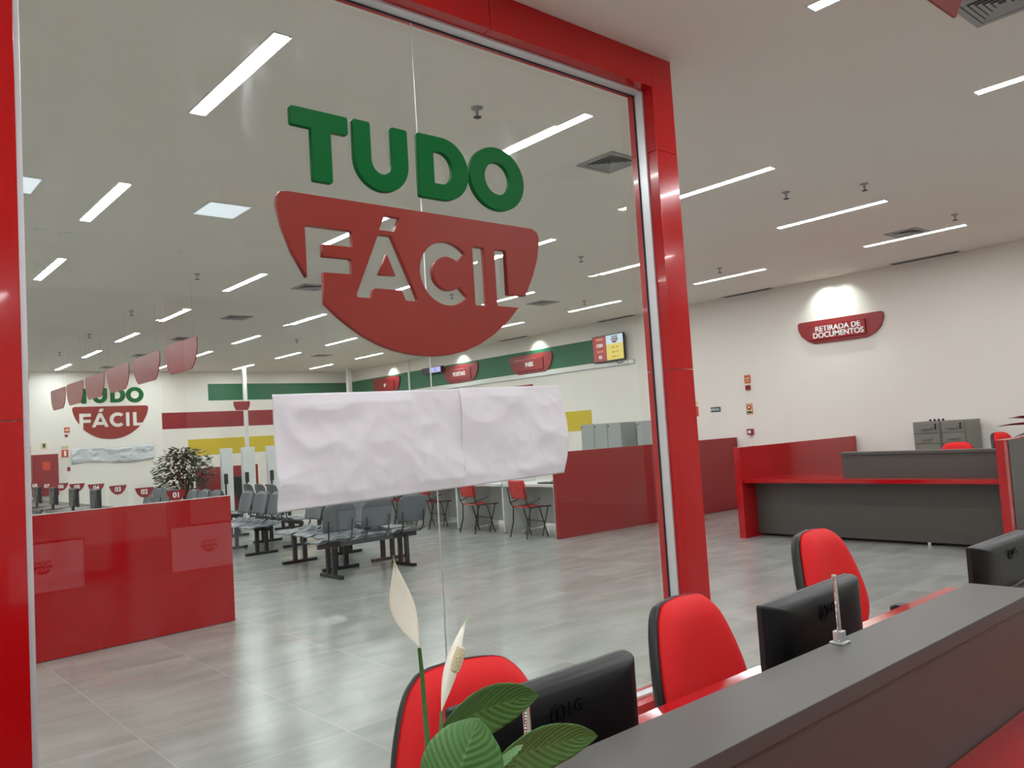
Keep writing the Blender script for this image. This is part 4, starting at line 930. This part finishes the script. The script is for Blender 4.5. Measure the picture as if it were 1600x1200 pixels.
o = MB().box((-0.06, -0.06, 0), (0.06, 0.06, H)).build('corner_duct', 'whitem', loc=(11.6, 20.3, 0), bevel=0.004); tag(o, 'white square duct near the far right corner', 'column')
CY_ = at(640, 590, 'x', RX).y
o = MB().box((-0.03, -0.03, 0), (0, 0.03, H)).build('wall_conduit', 'whitem', loc=(RX, CY_, 0), bevel=0.003); tag(o, 'thin white vertical conduit on the green stripe of the right wall', 'conduit')
# red chairs behind the kiosks
for x, y, lb in ((7.75, 18.9, 'far red chair between the left and middle kiosk boards'), (8.75, 18.9, 'far red chair between the middle and right kiosk boards')):
    c_ = dup(oc, (x, y, 0), math.radians(150), lb); c_['group'] = 'far red chairs behind the kiosk boards'
# bushy plant
bp_ = thing('potted_bush', 'bushy dark green potted plant behind the grey benches', 'potted plant', (6.25, 18.2, 0))
MB().lathe([(0, 0), (0.2, 0), (0.27, 0.5), (0.25, 0.5), (0.22, 0.45), (0, 0.45)], 20).build('pot', 'pot', bp_)
tk = MB()
for k in range(9):
    a = k*2.4; tk.tube([(0, 0, 0.42), (0.1*math.cos(a), 0.1*math.sin(a), 0.9), (0.34*math.cos(a), 0.34*math.sin(a), 1.15+0.06*k)], [0.02, 0.014, 0.006], 6)
tk.build('stems', 'bark', bp_)
fo = MB()
for k in range(900):
    th = random.uniform(0, 2*PI); ph = random.uniform(-0.9, 1.45); rr_ = random.uniform(0.35, 1)**0.6
    c_ = Vector((0.60*rr_*math.cos(ph)*math.cos(th), 0.60*rr_*math.cos(ph)*math.sin(th), 1.10+0.56*rr_*math.sin(ph)))
    d = Vector((math.cos(th), math.sin(th), random.uniform(-0.9, 0.5))).normalized(); sd = d.cross(Vector((random.uniform(-.4, .4), random.uniform(-.4, .4), 1))).normalized(); L_ = random.uniform(0.10, 0.17); w_ = 0.036
    nn = d.cross(sd)
    fo.add([c_, c_+d*L_*0.45+sd*w_+nn*0.01, c_+d*L_, c_+d*L_*0.45-sd*w_+nn*0.01], [(0, 1, 2, 3)])
fo.build('foliage', 'bushleaf', bp_)

def bsign(name, label, cat, x0, x1, z0, z1, m, inner=None, th=0.01):
    r = thing(name, label, cat, ((x0+x1)/2, BY, z0), 0); w = x1-x0; h = z1-z0
    MB().box((-w/2, -th, 0), (w/2, 0, h)).build('plate', m, r, bevel=0.001)
    for q_, k in enumerate(inner or []): MB().box((k[0]*w, -th-0.004*(q_+1)-0.004, k[1]*h), (k[2]*w, -th-(0.004*q_ if q_ else 0), k[3]*h)).build(k[5], k[4], r)
    return r
hb = bsign('hydrant_cabinet', 'red fire hydrant cabinet on the far wall at the left edge', 'fire cabinet', 3.9, 4.42, 0.75, 1.69, 'darkred', [(-0.46, 0.03, 0.46, 0.97, 'darkred', 'door'), (-0.12, 0.62, 0.18, 0.82, 'orange', 'label'), (-0.13, 0.14, 0.15, 0.30, 'blackp', 'vent_window')], th=0.16)
pxs = lambda a, b_, c_, d: (at(a, b_, 'y', BY), at(c_, d, 'y', BY))
for nm, lb, cat, q, m_, inner in (
    ('hydrant_sign', 'small pale sign above the hydrant cabinet', 'sign', (64, 692, 73, 701), 'signy', [(-0.2, 0.2, 0.2, 0.8, 'blackink', 'symbol')]),
    ('alarm_sign', 'small orange alarm sign left of the far wall logo', 'sign', (100, 668, 109, 676), 'orange', [(-0.35, 0.3, 0.35, 0.7, 'signy', 'symbol')]),
    ('alarm_sounder', 'tiny dark alarm box under the far orange sign', 'alarm', (101, 679, 106, 683), 'darkred', None),
    ('extinguisher_sign', 'small orange extinguisher sign right of the hydrant cabinet', 'sign', (96, 703, 107, 714), 'orange', [(-0.15, 0.15, 0.15, 0.85, 'ink', 'symbol')]),
    ('notice_plate', 'narrow pale notice above the far extinguisher sign', 'sign', (96, 697, 107, 701), 'signy', None),
    ('alarm_call_point', 'tiny dark red call point under the far extinguisher sign', 'alarm', (105, 730, 110, 736), 'darkred', None),
    ('wall_plaque', 'dark red plaque high on the far wall beside the left portal post', 'sign', (39, 583, 45, 594), 'darkred', None),
    ('wall_plaque', 'dark red plaque at mid height beside the left portal post', 'sign', (41, 698, 48, 710), 'darkred', None)):
    a, b_ = pxs(*q); bsign(nm, lb, cat, a.x, b_.x, b_.z, a.z, m_, inner)
nb = thing('notice_board', 'small grey framed notice on the far wall right of the kiosks', 'notice board', (8.95, BY, 1.0), 0)
MB().box((-0.16, -0.02, 0), (0.16, 0, 0.30)).build('frame', 'blackp', nb); MB().box((-0.14, -0.024, 0.02), (0.14, -0.02, 0.28)).build('sheet', 'greym', nb)
# exit sign on the bulkhead behind the viewpoint (seen mirrored in the pane)
ex = thing('exit_sign', 'pale SAÍDA exit sign seen only mirrored in the glass at upper left', 'sign', (1.85, -2.75, 3.30), PI)
MB().box((-0.2, -0.02, -0.02), (0.2, 0, 0.16)).build('plate', 'ink', ex); o = link('lettering', text_mesh('SAÍDA', 0.14, 0.004, 0.003), 'sgreen', ex); o.location = (0, -0.02, 0.07)
# dark monitors on the service desks at the left
dm = make_monitor('dark desk monitor behind the left red panel, nearest', 'dark monitors on the service desks', withlogo=False)
dm.location = (3.05, 12.4, 0.746); dm.rotation_euler = (0, 0, RW)
for y, lb in ((13.6, 'dark desk monitor behind the left red panel, second'), (14.9, 'dark desk monitor behind the left red panel, third'), (16.1, 'dark desk monitor behind the left red panel, farthest')): dup(dm, (3.05, y, 0.746), RW, lb)

# pillars on the viewer's side of the room, under the bulkhead: they show only as faint reflections in the panes
a, b_ = at(256, 600, 'y', 9.0), at(284, 600, 'y', 9.0)
o = MB().box((a.x, -3.15, 0), (b_.x, -2.95, 3.17)).build('red_pillar', 'redframe', bevel=0.003); tag(o, 'glossy red pillar behind the viewpoint, seen only as a pink vertical reflection in the glass', 'pillar')
a, b_ = at(515, 600, 'y', 9.0), at(552, 600, 'y', 9.0)
o = MB().box((a.x, -3.15, 0), (b_.x, -2.90, 3.17)).build('cream_pillar', M['creampaint'], bevel=0.003); tag(o, 'cream pillar behind the viewpoint, seen only as a pale vertical reflection in the glass', 'pillar')
